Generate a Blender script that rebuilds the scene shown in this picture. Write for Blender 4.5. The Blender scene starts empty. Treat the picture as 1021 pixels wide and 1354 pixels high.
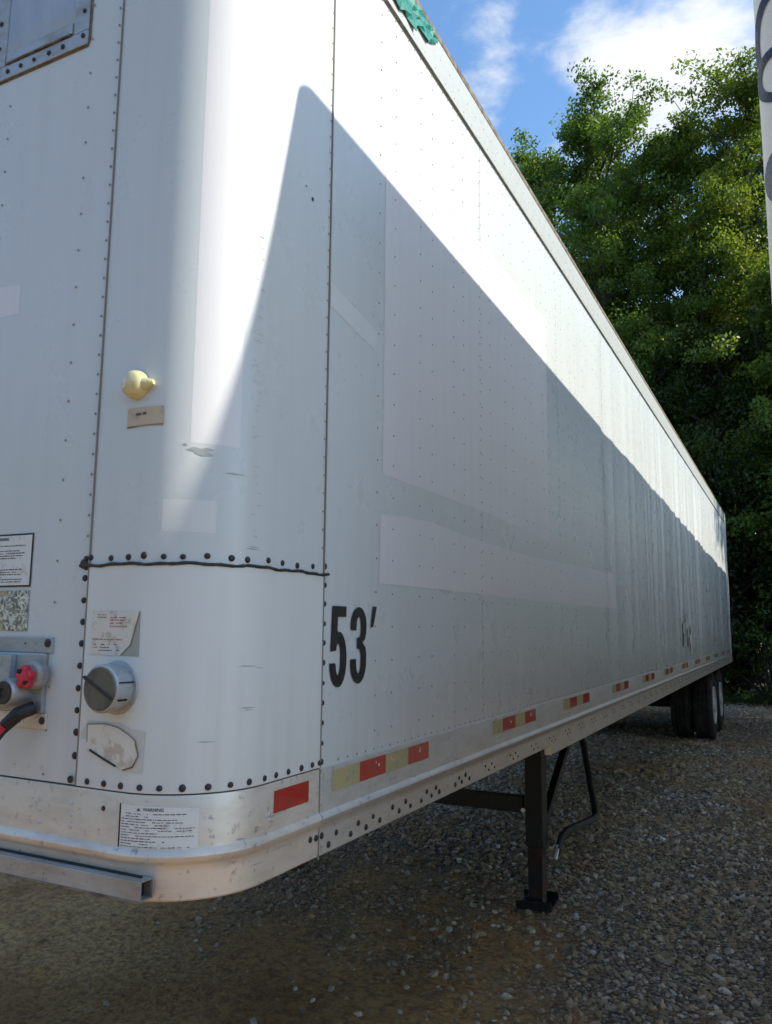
import bpy, bmesh, math, random
import numpy as np
from mathutils import Vector, Matrix, noise
random.seed(7); rng = np.random.default_rng(7)
R = math.radians
scene = bpy.context.scene
# ------------------------------------------------------------------ camera
cx, cy = 510.5, 677.0
vy = np.array([1050-cx, 833-cy]); vz = np.array([578-cx, -6700-cy])
FPX = math.sqrt(-(vy@vz))
Yd = np.array([vy[0], vy[1], FPX]); Yd /= np.linalg.norm(Yd)
Zd = -np.array([vz[0], vz[1], FPX]); Zd = Zd if Zd[1] < 0 else -Zd
Zd /= np.linalg.norm(Zd); Xd = np.cross(Yd, Zd)
W = np.array([Xd, Yd, Zd])                  # rows: world axes in (right, down, forward)
cam = bpy.data.cameras.new('camera'); camo = bpy.data.objects.new('camera', cam)
scene.collection.objects.link(camo)
m = Matrix.Identity(4)
for i in range(3):
    m[i][0] = W[i][0]; m[i][1] = -W[i][1]; m[i][2] = -W[i][2]
m[0][3], m[1][3], m[2][3] = 1.14, -1.87, 1.70
camo.matrix_world = m
cam.sensor_fit = 'VERTICAL'; cam.sensor_height = 36; cam.sensor_width = 36
cam.lens = 36*FPX/1354; cam.clip_start = .05; cam.clip_end = 3000
scene.camera = camo
# ------------------------------------------------------------------ light
SUN_AZ, SUN_EL = R(15), R(37)               # azimuth from +X towards +Y
sd = Vector((math.cos(SUN_AZ)*math.cos(SUN_EL), math.sin(SUN_AZ)*math.cos(SUN_EL), math.sin(SUN_EL)))
sl = bpy.data.lights.new('sun', 'SUN'); sl.energy = 2.8; sl.angle = R(.53); sl.color = (1, .94, .80)
so = bpy.data.objects.new('sun', sl); so.rotation_euler = sd.to_track_quat('Z', 'Y').to_euler(); so.location = (20, 5, 20)
scene.collection.objects.link(so)
world = bpy.data.worlds.new('World'); scene.world = world; world.use_nodes = True
nt = world.node_tree; N = nt.nodes; L = nt.links
for n in list(N): N.remove(n)
def nd(t, tree=None, **k):
    n = (tree or N).new(t)
    for a, b in k.items(): setattr(n, a, b)
    return n
out = nd('ShaderNodeOutputWorld'); bg = nd('ShaderNodeBackground')
sky = nd('ShaderNodeTexSky', sky_type='NISHITA', sun_disc=False, sun_elevation=SUN_EL, sun_rotation=R(90)-SUN_AZ, air_density=1.0, dust_density=.4, ozone_density=2)
tc = nd('ShaderNodeTexCoord')
sep = nd('ShaderNodeSeparateXYZ'); L.new(tc.outputs['Generated'], sep.inputs[0])
mz = nd('ShaderNodeMath', operation='MAXIMUM'); L.new(sep.outputs[2], mz.inputs[0]); mz.inputs[1].default_value = .06
def mth(op, a, b=None, clamp=False):
    n = nd('ShaderNodeMath', operation=op, use_clamp=clamp)
    for i, v in enumerate((a, b)):
        if v is None: continue
        if isinstance(v, (int, float)): n.inputs[i].default_value = v
        else: L.new(v, n.inputs[i])
    return n.outputs[0]
comb = nd('ShaderNodeCombineXYZ')
L.new(mth('DIVIDE', sep.outputs[0], mz.outputs[0]), comb.inputs[0]); L.new(mth('DIVIDE', sep.outputs[1], mz.outputs[0]), comb.inputs[1])
def nz(scale, detail, rough, dist=0., off=(0, 0, 0)):
    mp = nd('ShaderNodeMapping'); L.new(comb.outputs[0], mp.inputs[0]); mp.inputs['Location'].default_value = off
    n = nd('ShaderNodeTexNoise'); L.new(mp.outputs[0], n.inputs['Vector'])
    n.inputs['Scale'].default_value = scale; n.inputs['Detail'].default_value = detail; n.inputs['Roughness'].default_value = rough; n.inputs['Distortion'].default_value = dist
    return n.outputs[0]
def lobe(d, k, amp):                        # a cloud bank centred on a compass direction
    dv = Vector(d).normalized()
    dp = nd('ShaderNodeVectorMath', operation='DOT_PRODUCT'); L.new(tc.outputs['Generated'], dp.inputs[0]); dp.inputs[1].default_value = dv
    e = mth('MULTIPLY', mth('SUBTRACT', dp.outputs['Value'], 1.0), k)
    return mth('MULTIPLY', mth('EXPONENT', e), amp)
base = nz(1.7, 9, .6, .25, (3.1, 1.7, 0))
fine = nz(7.5, 8, .62, .2, (1, 5, 0))
val = mth('ADD', mth('MULTIPLY', base, .66), mth('MULTIPLY', fine, .46))
for d, k, a in [((-.150, .79, .60), 900, .17), ((-.09, .80, .59), 900, .17), ((-.03, .80, .60), 900, .16), ((-.19, .775, .60), 1500, .10), ((-.11, .82, .57), 1500, .10), ((-.245, .735, .63), 1500, .13), ((-.265, .76, .595), 1500, .11), ((-.275, .79, .56), 1800, .06),
                ((-.205, .75, .628), 1500, -.10), ((-.22, .80, .565), 900, -.12), ((-.12, .76, .64), 1800, -.06), ((.5, .3, .8), 5, .08), ((-.6, -.5, .5), 4, .04)]:  # last two: unseen clouds added to light the shaded walls
    val = mth('ADD', val, lobe(d, k, a))
mask = nd('ShaderNodeMapRange', interpolation_type='SMOOTHSTEP'); L.new(val, mask.inputs[0])
mask.inputs[1].default_value = .545; mask.inputs[2].default_value = .80; mask.inputs[3].default_value = 0; mask.inputs[4].default_value = .92
cr = nd('ShaderNodeMix', data_type='RGBA'); L.new(nz(5, 5, .6, 0, (9, 2, 0)), cr.inputs[0])
cr.inputs[6].default_value = (2.6, 2.8, 3.0, 1); cr.inputs[7].default_value = (4.2, 4.15, 4.0, 1)
gm = nd('ShaderNodeMix', data_type='RGBA', blend_type='MULTIPLY'); gm.inputs[0].default_value = 1
L.new(sky.outputs[0], gm.inputs[6]); gm.inputs[7].default_value = (.70, .86, .94, 1)
mx = nd('ShaderNodeMix', data_type='RGBA'); L.new(mask.outputs[0], mx.inputs[0]); L.new(gm.outputs[2], mx.inputs[6]); L.new(cr.outputs[2], mx.inputs[7])
L.new(mx.outputs[2], bg.inputs[0]); bg.inputs[1].default_value = .14
L.new(bg.outputs[0], out.inputs[0])
vs = scene.view_settings; vs.view_transform = 'Standard'; vs.look = 'None'; vs.gamma = 1; vs.use_curve_mapping = False
vs.exposure = 1.15
# ------------------------------------------------------------------ helpers
def tag(o, label=None, cat=None, group=None, kind=None):
    if label: o['label'] = label
    if cat: o['category'] = cat
    if group: o['group'] = group
    if kind: o['kind'] = kind
    return o
def link(o, parent=None):
    scene.collection.objects.link(o)
    if parent: o.parent = parent
    return o
def empty(name, loc=(0, 0, 0)):
    o = bpy.data.objects.new(name, None); o.location = loc; return link(o)
def mesh(name, V, F, mat, parent=None, smooth=False, loc=None):
    me = bpy.data.meshes.new(name); me.from_pydata([tuple(v) for v in V], [], F); me.update()
    if mat: me.materials.append(mat)
    if smooth: me.polygons.foreach_set('use_smooth', [True]*len(me.polygons))
    o = bpy.data.objects.new(name, me)
    if loc is not None: o.location = loc
    return link(o, parent)
class MB:
    def __init__(s): s.V = []; s.F = []
    def add(s, V, F):
        n = len(s.V); s.V += [tuple(v) for v in V]; s.F += [[i+n for i in f] for f in F]
    def box(s, x0, x1, y0, y1, z0, z1, M=None):
        V = [Vector((x, y, z)) for x in (x0, x1) for y in (y0, y1) for z in (z0, z1)]
        if M is not None: V = [M@v for v in V]
        s.add(V, [(0, 1, 3, 2), (4, 6, 7, 5), (0, 4, 5, 1), (2, 3, 7, 6), (0, 2, 6, 4), (1, 5, 7, 3)])
    def tube(s, pts, r, n=8, cap=True):
        pts = [Vector(p) for p in pts]; rr = r if isinstance(r, (list, tuple)) else [r]*len(pts)
        rings = []; up = None
        for i, p in enumerate(pts):
            t = (pts[min(i+1, len(pts)-1)]-pts[max(i-1, 0)]).normalized()
            if up is None: up = Vector((0, 0, 1)) if abs(t.z) < .9 else Vector((1, 0, 0))
            a = t.cross(up).normalized(); b = a.cross(t).normalized(); up = b
            rings.append([p+rr[i]*(math.cos(k*2*math.pi/n)*a+math.sin(k*2*math.pi/n)*b) for k in range(n)])
        V = [v for r_ in rings for v in r_]; F = []
        for i in range(len(pts)-1):
            for k in range(n): F.append((i*n+k, i*n+(k+1) % n, (i+1)*n+(k+1) % n, (i+1)*n+k))
        if cap: F += [tuple(range(n))[::-1], tuple((len(pts)-1)*n+k for k in range(n))]
        s.add(V, F)
    def beam(s, a, b, w, h):
        a, b = Vector(a), Vector(b); t = (b-a).normalized()
        u = t.cross(Vector((0, 0, 1)))
        u = u.normalized() if u.length > .01 else Vector((1, 0, 0)); v = u.cross(t)
        V = [p+sx*u*w/2+sy*v*h/2 for p in (a, b) for sx, sy in ((-1, -1), (1, -1), (1, 1), (-1, 1))]
        s.add(V, [(0, 1, 2, 3), (7, 6, 5, 4), (0, 4, 5, 1), (1, 5, 6, 2), (2, 6, 7, 3), (3, 7, 4, 0)])
    def lathe(s, prof, c, ax='x', n=32):    # prof = (radius, along)
        V = []; F = []
        for r_, h in prof:
            for k in range(n):
                a = 2*math.pi*k/n; p, q = r_*math.cos(a), r_*math.sin(a)
                V.append({'x': (c[0]+h, c[1]+p, c[2]+q), 'y': (c[0]+p, c[1]+h, c[2]+q), 'z': (c[0]+p, c[1]+q, c[2]+h)}[ax])
        for i in range(len(prof)-1):
            for k in range(n): F.append((i*n+k, i*n+(k+1) % n, (i+1)*n+(k+1) % n, (i+1)*n+k))
        if prof[0][0] > 1e-6: F.append(tuple(range(n)))
        if prof[-1][0] > 1e-6: F.append(tuple((len(prof)-1)*n+k for k in range(n)))
        s.add(V, F)
    def build(s, name, mat, parent=None, smooth=False, bevel=0):
        bm = bmesh.new(); me = bpy.data.meshes.new(name); me.from_pydata(s.V, [], s.F); bm.from_mesh(me)
        bmesh.ops.recalc_face_normals(bm, faces=bm.faces)
        if bevel: bmesh.ops.bevel(bm, geom=[e for e in bm.edges if e.is_manifold and e.calc_face_angle(0) > .6], offset=bevel, segments=2, affect='EDGES', profile=.6)
        bm.to_mesh(me); bm.free()
        if mat: me.materials.append(mat)
        if smooth:
            me.polygons.foreach_set('use_smooth', [True]*len(me.polygons))
            try: me.set_sharp_from_angle(angle=R(35))
            except Exception: pass
        o = bpy.data.objects.new(name, me); return link(o, parent)
# ------------------------------------------------------------------ materials
def mat(name, base, rough=.5, metal=0, build=None, spec=.5, coat=0):
    m_ = bpy.data.materials.new(name); m_.use_nodes = True
    b = m_.node_tree.nodes['Principled BSDF']
    b.inputs['Base Color'].default_value = (*base, 1); b.inputs['Roughness'].default_value = rough; b.inputs['Metallic'].default_value = metal
    b.inputs['Specular IOR Level'].default_value = spec; b.inputs['Coat Weight'].default_value = coat
    if build: build(m_.node_tree, b)
    return m_
class NT:
    """small node helper on one material tree"""
    def __init__(s, t, co='Object'):
        s.t = t; s.n = t.nodes; s.l = t.links; c = s.n.new('ShaderNodeTexCoord'); s.co = c.outputs[co]
    def map(s, scale=(1, 1, 1), loc=(0, 0, 0)):
        m_ = s.n.new('ShaderNodeMapping'); m_.inputs['Scale'].default_value = scale; m_.inputs['Location'].default_value = loc
        s.l.new(s.co, m_.inputs[0]); return m_.outputs[0]
    def noise(s, scale, detail=4, rough=.55, vec=None, dist=0):
        n = s.n.new('ShaderNodeTexNoise'); s.l.new(vec or s.co, n.inputs['Vector'])
        n.inputs['Scale'].default_value = scale; n.inputs['Detail'].default_value = detail; n.inputs['Roughness'].default_value = rough; n.inputs['Distortion'].default_value = dist
        return n.outputs[0]
    def voro(s, scale, vec=None, feature='F1', out='Distance'):
        n = s.n.new('ShaderNodeTexVoronoi'); n.feature = feature; s.l.new(vec or s.co, n.inputs['Vector']); n.inputs['Scale'].default_value = scale
        return n.outputs[out]
    def rng(s, v, a, b, c=0, d=1):
        n = s.n.new('ShaderNodeMapRange'); s.l.new(v, n.inputs[0])
        for i, q in enumerate((a, b, c, d)): n.inputs[i+1].default_value = q
        return n.outputs[0]
    def m(s, op, a, b):
        n = s.n.new('ShaderNodeMath'); n.operation = op
        for i, v in enumerate((a, b)):
            if isinstance(v, (int, float)): n.inputs[i].default_value = v
            else: s.l.new(v, n.inputs[i])
        return n.outputs[0]
    def mix(s, f, a, b, mode='MIX'):
        n = s.n.new('ShaderNodeMix'); n.data_type = 'RGBA'; n.blend_type = mode
        for k, v in ((0, f), (6, a), (7, b)):
            if isinstance(v, (int, float)): n.inputs[k].default_value = v
            elif isinstance(v, tuple): n.inputs[k].default_value = (*v, 1) if len(v) == 3 else v
            else: s.l.new(v, n.inputs[k])
        return n.outputs[2]
    def bump(s, h, strength=.2, dist=.01, prev=None):
        n = s.n.new('ShaderNodeBump'); s.l.new(h, n.inputs['Height']); n.inputs['Strength'].default_value = strength; n.inputs['Distance'].default_value = dist
        if prev: s.l.new(prev, n.inputs['Normal'])
        return n.outputs[0]
def paint(col, dirt=(.42, .40, .36), amt=.5, rough=.34, low=True):
    def f(t, b):
        q = NT(t)
        streak = q.noise(3.2, 3, .5, q.map((7, 7, .5)))
        spots = q.noise(38, 5, .65)
        blot = q.noise(1.1, 2, .5)
        c = q.mix(q.m('MULTIPLY', q.rng(streak, .45, .9), .28*amt), col, dirt)
        c = q.mix(q.m('MULTIPLY', q.rng(spots, .6, .95), .2*amt), c, dirt)
        c = q.mix(q.m('MULTIPLY', q.rng(blot, .35, .8), .3*amt), c, tuple(x*.82 for x in col))
        scr = q.noise(9, 5, .7, q.map((.5, .5, 16)))          # horizontal rub marks
        area = q.noise(2.1, 2, .5, q.map((1, 1, 1), (4, 0, 2)))
        c = q.mix(q.m('MULTIPLY', q.m('MULTIPLY', q.rng(scr, .66, .72), q.rng(area, .5, .8)), .04*amt), c, (.3, .31, .31))
        if low:                                                   # road film rising from the rail
            sx = q.n.new('ShaderNodeSeparateXYZ'); t.links.new(q.co, sx.inputs[0])
            hz = q.m('ADD', sx.outputs[2], q.m('MULTIPLY', streak, -.5))
            c = q.mix(q.m('MULTIPLY', q.rng(hz, 1.35, .98, 0, 1), .22), c, (.36, .33, .28))
        t.links.new(c, b.inputs['Base Color'])
        t.links.new(q.rng(q.noise(5, 5, .6), .3, .7, rough-.01, rough+.04), b.inputs['Roughness'])
        h = q.m('ADD', q.m('MULTIPLY', q.noise(1.6, 1.5, .45, q.map((1, 1, .45))), 1.), q.m('MULTIPLY', q.noise(60, 3, .5), .012))
        t.links.new(q.bump(h, .35, .010), b.inputs['Normal'])
    return f
WHITE = (.615, .65, .65)
M = {}
M['paint'] = mat('white_trailer_paint', WHITE, .27, 0, paint(WHITE, amt=.6, rough=.27), coat=0)
M['ghost'] = mat('faded_decal_ghost', (.80, .79, .80), .4, 0, paint((.745, .735, .745), amt=.5, rough=.42))
M['ghost2'] = mat('paler_paint_ghost', (.78, .8, .8), .4, 0, paint((.69, .71, .695), amt=.4, rough=.38))
M['paint2'] = mat('aged_white_paint', (.7, .68, .62), .45, 0, paint((.70, .67, .60), amt=.9, low=False))
def alu(col, tint=(.45, .38, .3), k=.5):
    def f(t, b):
        q = NT(t)
        n1 = q.noise(6, 7, .65, q.map((1, 1, 3))); n2 = q.noise(45, 4, .6)
        c = q.mix(q.m('MULTIPLY', q.rng(n1, .45, .75), k), col, tint)
        c = q.mix(q.m('MULTIPLY', q.rng(n2, .6, .72), k), c, (.2, .19, .18))
        t.links.new(c, b.inputs['Base Color']); t.links.new(q.rng(n1, .3, .7, .32, .52), b.inputs['Roughness'])
        t.links.new(q.bump(q.noise(90, 4, .6, q.map((1, 1, 4))), .12, .002, q.bump(q.noise(3, 3), .4, .008)), b.inputs['Normal'])
    return f
M['alu'] = mat('weathered_aluminium', (.66, .65, .62), .4, .55, alu((.66, .65, .62)))
M['nosealu'] = mat('warm_weathered_aluminium', (.68, .60, .51), .45, .35, alu((.70, .63, .545), (.48, .38, .29), .7))  # nose rail's warm tint includes reflected sunlit dirt, put into the colour
M['alubright'] = mat('bright_aluminium', (.8, .8, .79), .25, .85, alu((.8, .8, .79), k=.25))
M['railpaint'] = mat('upper_rail_paint', (.55, .56, .53), .5, .15, alu((.56, .57, .54), (.4, .39, .34)))
M['galv'] = mat('galvanised_steel', (.36, .39, .41), .5, .35, alu((.37, .40, .42), (.24, .19, .14), .9))
M['gasket'] = mat('brown_sealant_strip', (.17, .13, .09), .8, 0, lambda t, b: t.links.new((lambda q: q.mix(q.rng(q.noise(30, 5), .4, .65), (.22, .17, .12), (.08, .06, .045)))(NT(t)), b.inputs['Base Color']))
M['sealant'] = mat('dark_sealant', (.03, .028, .025), .6)
M['seam'] = mat('grimy_seam', (.22, .20, .17), .7)
M['rivet'] = mat('dull_rivet', (.27, .28, .28), .5, .3)
M['rivetlight'] = mat('bright_rivet', (.6, .6, .58), .35, .6)
M['bolt'] = mat('black_bolt', (.02, .02, .022), .45)
def worn(c1, c2, th=.6, sc=14):
    def f(t, b):
        q = NT(t); t.links.new(q.mix(q.rng(q.noise(sc, 6, .65), th-.04, th+.05), c1, c2), b.inputs['Base Color'])
        t.links.new(q.bump(q.noise(60, 4), .15, .003), b.inputs['Normal'])
    return f
M['red'] = mat('red_reflector', (.5, .012, .008), .3, 0, worn((.40, .016, .010), (.24, .04, .03), .55, 40), coat=.3)
M['silver'] = mat('yellowed_white_reflector', (.42, .37, .2), .4, 0, worn((.42, .38, .19), (.30, .30, .24), .58, 40))
M['ink'] = mat('black_lettering', (.012, .012, .014), .45, 0, worn((.012, .012, .014), (.05, .05, .05), .68, 60))
M['print'] = mat('fine_print_ink', (.10, .09, .08), .7)
M['redprint'] = mat('faded_red_ink', (.5, .22, .17), .7)
M['label'] = mat('grimy_paper_label', (.66, .63, .56), .55, 0, worn((.68, .65, .58), (.5, .45, .37), .56, 30))
M['labelw'] = mat('white_label', (.68, .68, .67), .45, 0, worn((.70, .70, .68), (.55, .53, .5), .6, 30))
M['tanlabel'] = mat('tan_label', (.55, .43, .31), .5, 0, worn((.56, .44, .32), (.45, .34, .25), .6, 30))
M['amber'] = mat('yellowed_lamp_lens', (.62, .55, .28), .18, 0, worn((.64, .57, .30), (.5, .42, .2), .6, 20), coat=.6)
M['olive'] = mat('dull_olive_cap', (.115, .105, .08), .6, 0, worn((.12, .11, .085), (.08, .075, .06), .5, 12))
M['black'] = mat('black_painted_steel', (.02, .021, .023), .5, 0, worn((.008, .009, .011), (.025, .022, .02), .62, 9))
M['dark'] = mat('dark_undercarriage', (.010, .0095, .009), .7)
M['rust'] = mat('rusty_steel', (.09, .03, .015), .8, 0, worn((.05, .017, .010), (.02, .014, .012), .5, 12))
M['rubber'] = mat('dusty_tyre_rubber', (.028, .028, .027), .85, 0, worn((.018, .018, .018), (.045, .042, .036), .55, 8))
M['rim'] = mat('white_wheel_rim', (.62, .61, .58), .45, .1, worn((.62, .61, .58), (.3, .25, .2), .62, 20))
M['redpl'] = mat('red_gladhand', (.55, .03, .05), .4)
M['green'] = mat('green_plastic_film', (.01, .22, .13), .3, 0, worn((.012, .25, .15), (.01, .14, .09), .5, 60), coat=.3)
M['neigh'] = mat('dirty_cream_trailer_paint', (.7, .67, .6), .45, 0, paint((.86, .84, .77), (.45, .4, .33), .8, .5))
M['navy'] = mat('navy_lettering', (.03, .04, .075), .5, 0, worn((.03, .04, .075), (.12, .14, .18), .62, 30))
M['roof'] = mat('roof_sheet', (.5, .5, .48), .5, .2)
M['floor'] = mat('trailer_floor', (.04, .032, .025), .9)
def mottled(t, b):
    q = NT(t); v = q.voro(75, None, 'F1'); n = q.noise(55, 5, .7, dist=1.5)
    c = q.mix(q.rng(n, .42, .56), (.78, .76, .68), (.16, .16, .15)); c = q.mix(q.rng(q.noise(20, 2), .56, .64), c, (.5, .38, .22))
    t.links.new(c, b.inputs['Base Color']); b.inputs['Metallic'].default_value = .6
    t.links.new(q.bump(n, .8, .003), b.inputs['Normal'])
M['mottled'] = mat('crazed_silver_label', (.6, .6, .55), .25, .6, mottled)
def glassy(t, b):
    q = NT(t); c = q.mix(q.rng(q.noise(4, 4, .6, q.map((2, 2, .6))), .35, .65), (.26, .30, .35), (.38, .41, .44))
    sx = q.n.new('ShaderNodeSeparateXYZ'); t.links.new(q.co, sx.inputs[0])
    g = q.m('MULTIPLY', q.rng(sx.outputs[2], 3.41, 3.345), q.rng(q.noise(45, 6, .75), .42, .56))
    c = q.mix(g, c, (.40, .35, .28)); t.links.new(c, b.inputs['Base Color'])
M['panel'] = mat('dull_access_panel', (.3, .33, .37), .22, .35, glassy)
# ------------------------------------------------------------------ trailer body surface P(s, z)
RC, FB, XL, YR = .22, .48, -2.59, 15.67
S1 = -(FB-RC); S2 = S1-RC*math.pi/2; S3 = S2-(2.59-2*RC); S4 = S3-RC*math.pi/2
bay = [random.choice((1, 1, .6, -.5))*random.random()**1.5*2. for _ in range(60)]
bay2 = [random.uniform(-1, 1) for _ in range(60)]
def wave(y, z):
    if y < 2.6: return 0.
    a = min(1, (y-2.6)/4.0)**1.1*.0145
    u = y/.42+.55*noise.noise((y*.8, z*.12, 2.4)); i = int(u); f_ = u-i
    e = max(0, min(1, (z-1.335)/.18))*max(0, min(1, (3.84-z)/.12))
    v = -math.sin(math.pi*f_)*bay[i]*(1+.5*noise.noise((i*3.1, z*1.3, 0)))+1.3*bay2[i]*math.sin(2*math.pi*f_)*noise.noise((i*1.7, z*.9+4, 0))+.3*bay2[i+7]*math.sin(3*math.pi*f_)+.08*noise.noise((y*14, z*.7, 3))
    v += .9*noise.noise((y*.9, z*.5, 7.7))
    return a*v*e
def P(s, z, off=0., wv=True):
    if s >= S1:
        o = off+(wave(s, z) if wv else 0); return Vector((o, s, z))
    if s >= S2:
        ph = math.pi/2+(s-S1)/RC
        return Vector((-RC+(RC+off)*math.sin(ph), S1-(RC+off)*math.cos(ph), z))
    if s >= S3: return Vector((-RC+(s-S2), -FB-off, z))
    if s >= S4:
        ph = (S3-s)/RC
        return Vector((XL+RC-(RC+off)*math.sin(ph), S1-(RC+off)*math.cos(ph), z))
    return Vector((XL-off, S1+(S4-s), z))
def ss(s0, s1, fine=.3):
    L_ = [s0, s1]
    for a, b, st in ((-30, S4, 1.), (S4, S3, .03), (S3, S2, .3), (S2, S1, .006), (S1, 2.5, .2), (2.5, 16, .3175/10)):
        lo, hi = max(a, s0), min(b, s1)
        if lo < hi:
            n = max(1, int(math.ceil((hi-lo)/st)))
            L_ += [lo+(hi-lo)*i/n for i in range(n+1)]
    L_ = sorted(L_); r_ = [L_[0]]
    for v in L_[1:]:
        if v-r_[-1] > 1e-5: r_.append(v)
    return r_
def patch(name, s0, s1, z0, z1, off, mt, parent, thick=0., nzs=1, wv=True, smooth=True):
    S = ss(s0, s1); n = len(S); V = []; F = []
    Z = [z0+(z1-z0)*j/nzs for j in range(nzs+1)]
    for z in Z: V += [P(s, z, off, wv) for s in S]
    for j in range(nzs):
        for i in range(n-1): F.append((j*n+i, j*n+i+1, (j+1)*n+i+1, (j+1)*n+i))
    if thick:                                                     # folded edges back towards the frame
        k = len(V); ring = [i for i in range(n)]+[j*n+n-1 for j in range(1, nzs+1)]+[nzs*n+i for i in range(n-2, -1, -1)]+[j*n for j in range(nzs-1, 0, -1)]
        rp = [(S[i % n], Z[i//n]) for i in ring]
        V += [P(a, b, off-thick, wv) for a, b in rp]; q = len(ring)
        for i in range(q): F.append((ring[i], k+i, k+(i+1) % q, ring[(i+1) % q]))
    o = mesh(name, V, F, mt, parent, smooth)
    if smooth and thick:
        try: o.data.set_sharp_from_angle(angle=R(50))
        except Exception: pass
    return o
def decal(name, pts, off, mt, parent, dense=True, loops=None):   # flat print following the skin, pts = (s, z)
    bm = bmesh.new(); vs_ = [bm.verts.new((s, z, 0)) for s, z in pts]; bm.faces.new(vs_)
    s0, s1 = min(p[0] for p in pts), max(p[0] for p in pts); z0, z1 = min(p[1] for p in pts), max(p[1] for p in pts)
    cuts = [v for v in ss(s0, s1) if s0+1e-4 < v < s1-1e-4] if dense else []
    for c in cuts: bmesh.ops.bisect_plane(bm, geom=bm.verts[:]+bm.edges[:]+bm.faces[:], plane_co=(c, 0, 0), plane_no=(1, 0, 0))
    if s1 > 2.6:
        for i in range(1, int((z1-z0)/.17)): bmesh.ops.bisect_plane(bm, geom=bm.verts[:]+bm.edges[:]+bm.faces[:], plane_co=(0, z0+.17*i, 0), plane_no=(0, 1, 0))
    bmesh.ops.recalc_face_normals(bm, faces=bm.faces)
    for v in bm.verts: v.co = P(v.co.x, v.co.y, off)
    me = bpy.data.meshes.new(name); bm.to_mesh(me); bm.free(); me.materials.append(mt)
    me.polygons.foreach_set('use_smooth', [True]*len(me.polygons))
    return link(bpy.data.objects.new(name, me), parent)
def sweep(name, prof, s0, s1, mt, parent, smooth=True):          # prof = (off, z) closed loop
    S = ss(s0, s1); S = [v for i, v in enumerate(S) if v < 2.5 or i % 8 == 0 or i == len(S)-1]; n = len(prof)
    V = [P(s, z, o, False) for s in S for o, z in prof]; F = []
    for i in range(len(S)-1):
        for k in range(n): F.append((i*n+k, i*n+(k+1) % n, (i+1)*n+(k+1) % n, (i+1)*n+k))
    F += [tuple(range(n)), tuple((len(S)-1)*n+k for k in range(n))]
    mb = MB(); mb.add(V, F); return mb.build(name, mt, parent, smooth)
def frame(s, z):                                                  # matrix on the skin: x along s, y up, z outwards
    p = P(s, z); t = (P(s+.01, z, 0, False)-P(s-.01, z, 0, False)).normalized(); u = Vector((0, 0, 1)); n = t.cross(u)
    m_ = Matrix.Identity(4)
    for i in range(3): m_[i][0] = t[i]; m_[i][1] = u[i]; m_[i][2] = n[i]; m_[i][3] = p[i]
    return m_
def dome(r, h, n=8):
    V = [(0, 0, h)]; F = []
    for q, (a, b) in enumerate(((.6, .85), (.93, .5), (1, 0))):
        V += [(r*a*math.cos(2*math.pi*k/n), r*a*math.sin(2*math.pi*k/n), h*b) for k in range(n)]
    for k in range(n):
        F.append((0, 1+k, 1+(k+1) % n))
        for q in range(2): F.append((1+q*n+k, 1+(q+1)*n+k, 1+(q+1)*n+(k+1) % n, 1+q*n+(k+1) % n))
    return V, F
def domes(name, pts, r, h, mt, parent, n=6, off=0, wv=True):
    mb = MB(); V, F = dome(r, h, n)
    for s, z in pts:
        m_ = frame(s, z)
        if off: m_ = Matrix.Translation(m_.col[2].to_3d()*off)@m_
        mb.add([m_@Vector(v) for v in V], F)
    return tag(mb.build(name, mt, parent, True), kind='stuff')
boltmesh = {}
def bolts(name, pts, r, h, mt, parent, off=0., n=10):
    key = (name, r, h, mt.name)
    if key not in boltmesh:
        V, F = dome(r, h, n); me = bpy.data.meshes.new(name); me.from_pydata(V, [], F); me.materials.append(mt)
        me.polygons.foreach_set('use_smooth', [True]*len(me.polygons)); boltmesh[key] = me
    for s, z in pts:
        o = bpy.data.objects.new(name, boltmesh[key]); o.parent = parent
        m_ = frame(s, z); m_ = Matrix.Translation(m_.col[2].to_3d()*off)@m_
        sc = random.uniform(.9, 1.12); o.matrix_local = m_@Matrix.Diagonal((sc, sc*random.uniform(.92, 1.08), 1, 1)); scene.collection.objects.link(o)
def text_mesh(body, size, bold=0., xs=1., spacing=1.):
    c = bpy.data.curves.new('t', 'FONT'); c.body = body; c.size = size; c.offset = bold; c.space_character = spacing
    o = bpy.data.objects.new('t', c); scene.collection.objects.link(o)
    dg = bpy.context.evaluated_depsgraph_get(); dg.update()
    me = bpy.data.meshes.new_from_object(o.evaluated_get(dg)); bpy.data.objects.remove(o)
    V = [(v.co.x*xs, v.co.y) for v in me.vertices]; F = [tuple(p.vertices) for p in me.polygons]
    return V, F
def text_on(name, body, s, z, h, mt, parent, off, bold=0., xs=1., slant=0.):
    V, F = text_mesh(body, h/.73, bold, xs)
    x0 = min(v[0] for v in V); y0 = min(v[1] for v in V)
    return mesh(name, [P(s+v[0]-x0+slant*(v[1]-y0), z+v[1]-y0, off) for v in V], F, mt, parent)
def fine_print(name, s0, s1, z0, z1, lines, mt, parent, off, fill=.9, hgt=.35):
    mb = MB(); st = (z1-z0)/lines
    for i in range(lines):
        z = z1-(i+.7)*st; s = s0; end = s0+(s1-s0)*(random.uniform(.82, 1) if random.random() < .7 else random.uniform(.35, .8))
        while s < end:
            w = random.uniform(.4, 1.9)*st; e = min(s+w, end)
            if random.random() < fill:
                hh = hgt*st*random.uniform(.7, 1.1)
                mb.add([P(s, z, off), P(e, z, off), P(e, z+hh, off), P(s, z+hh, off)], [(0, 1, 2, 3)])
            s = e+st*.35
    return tag(mb.build(name, mt, parent), kind='stuff')

# ------------------------------------------------------------------ THE TRAILER
T = tag(empty('semi_trailer', (0, 0, 0)), 'long white dry van semi trailer with 53\' painted near its rounded front corner', 'trailer')
ZR, ZJ, ZT, ZTOP = 1.330, 1.838, 3.845, 4.03
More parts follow.
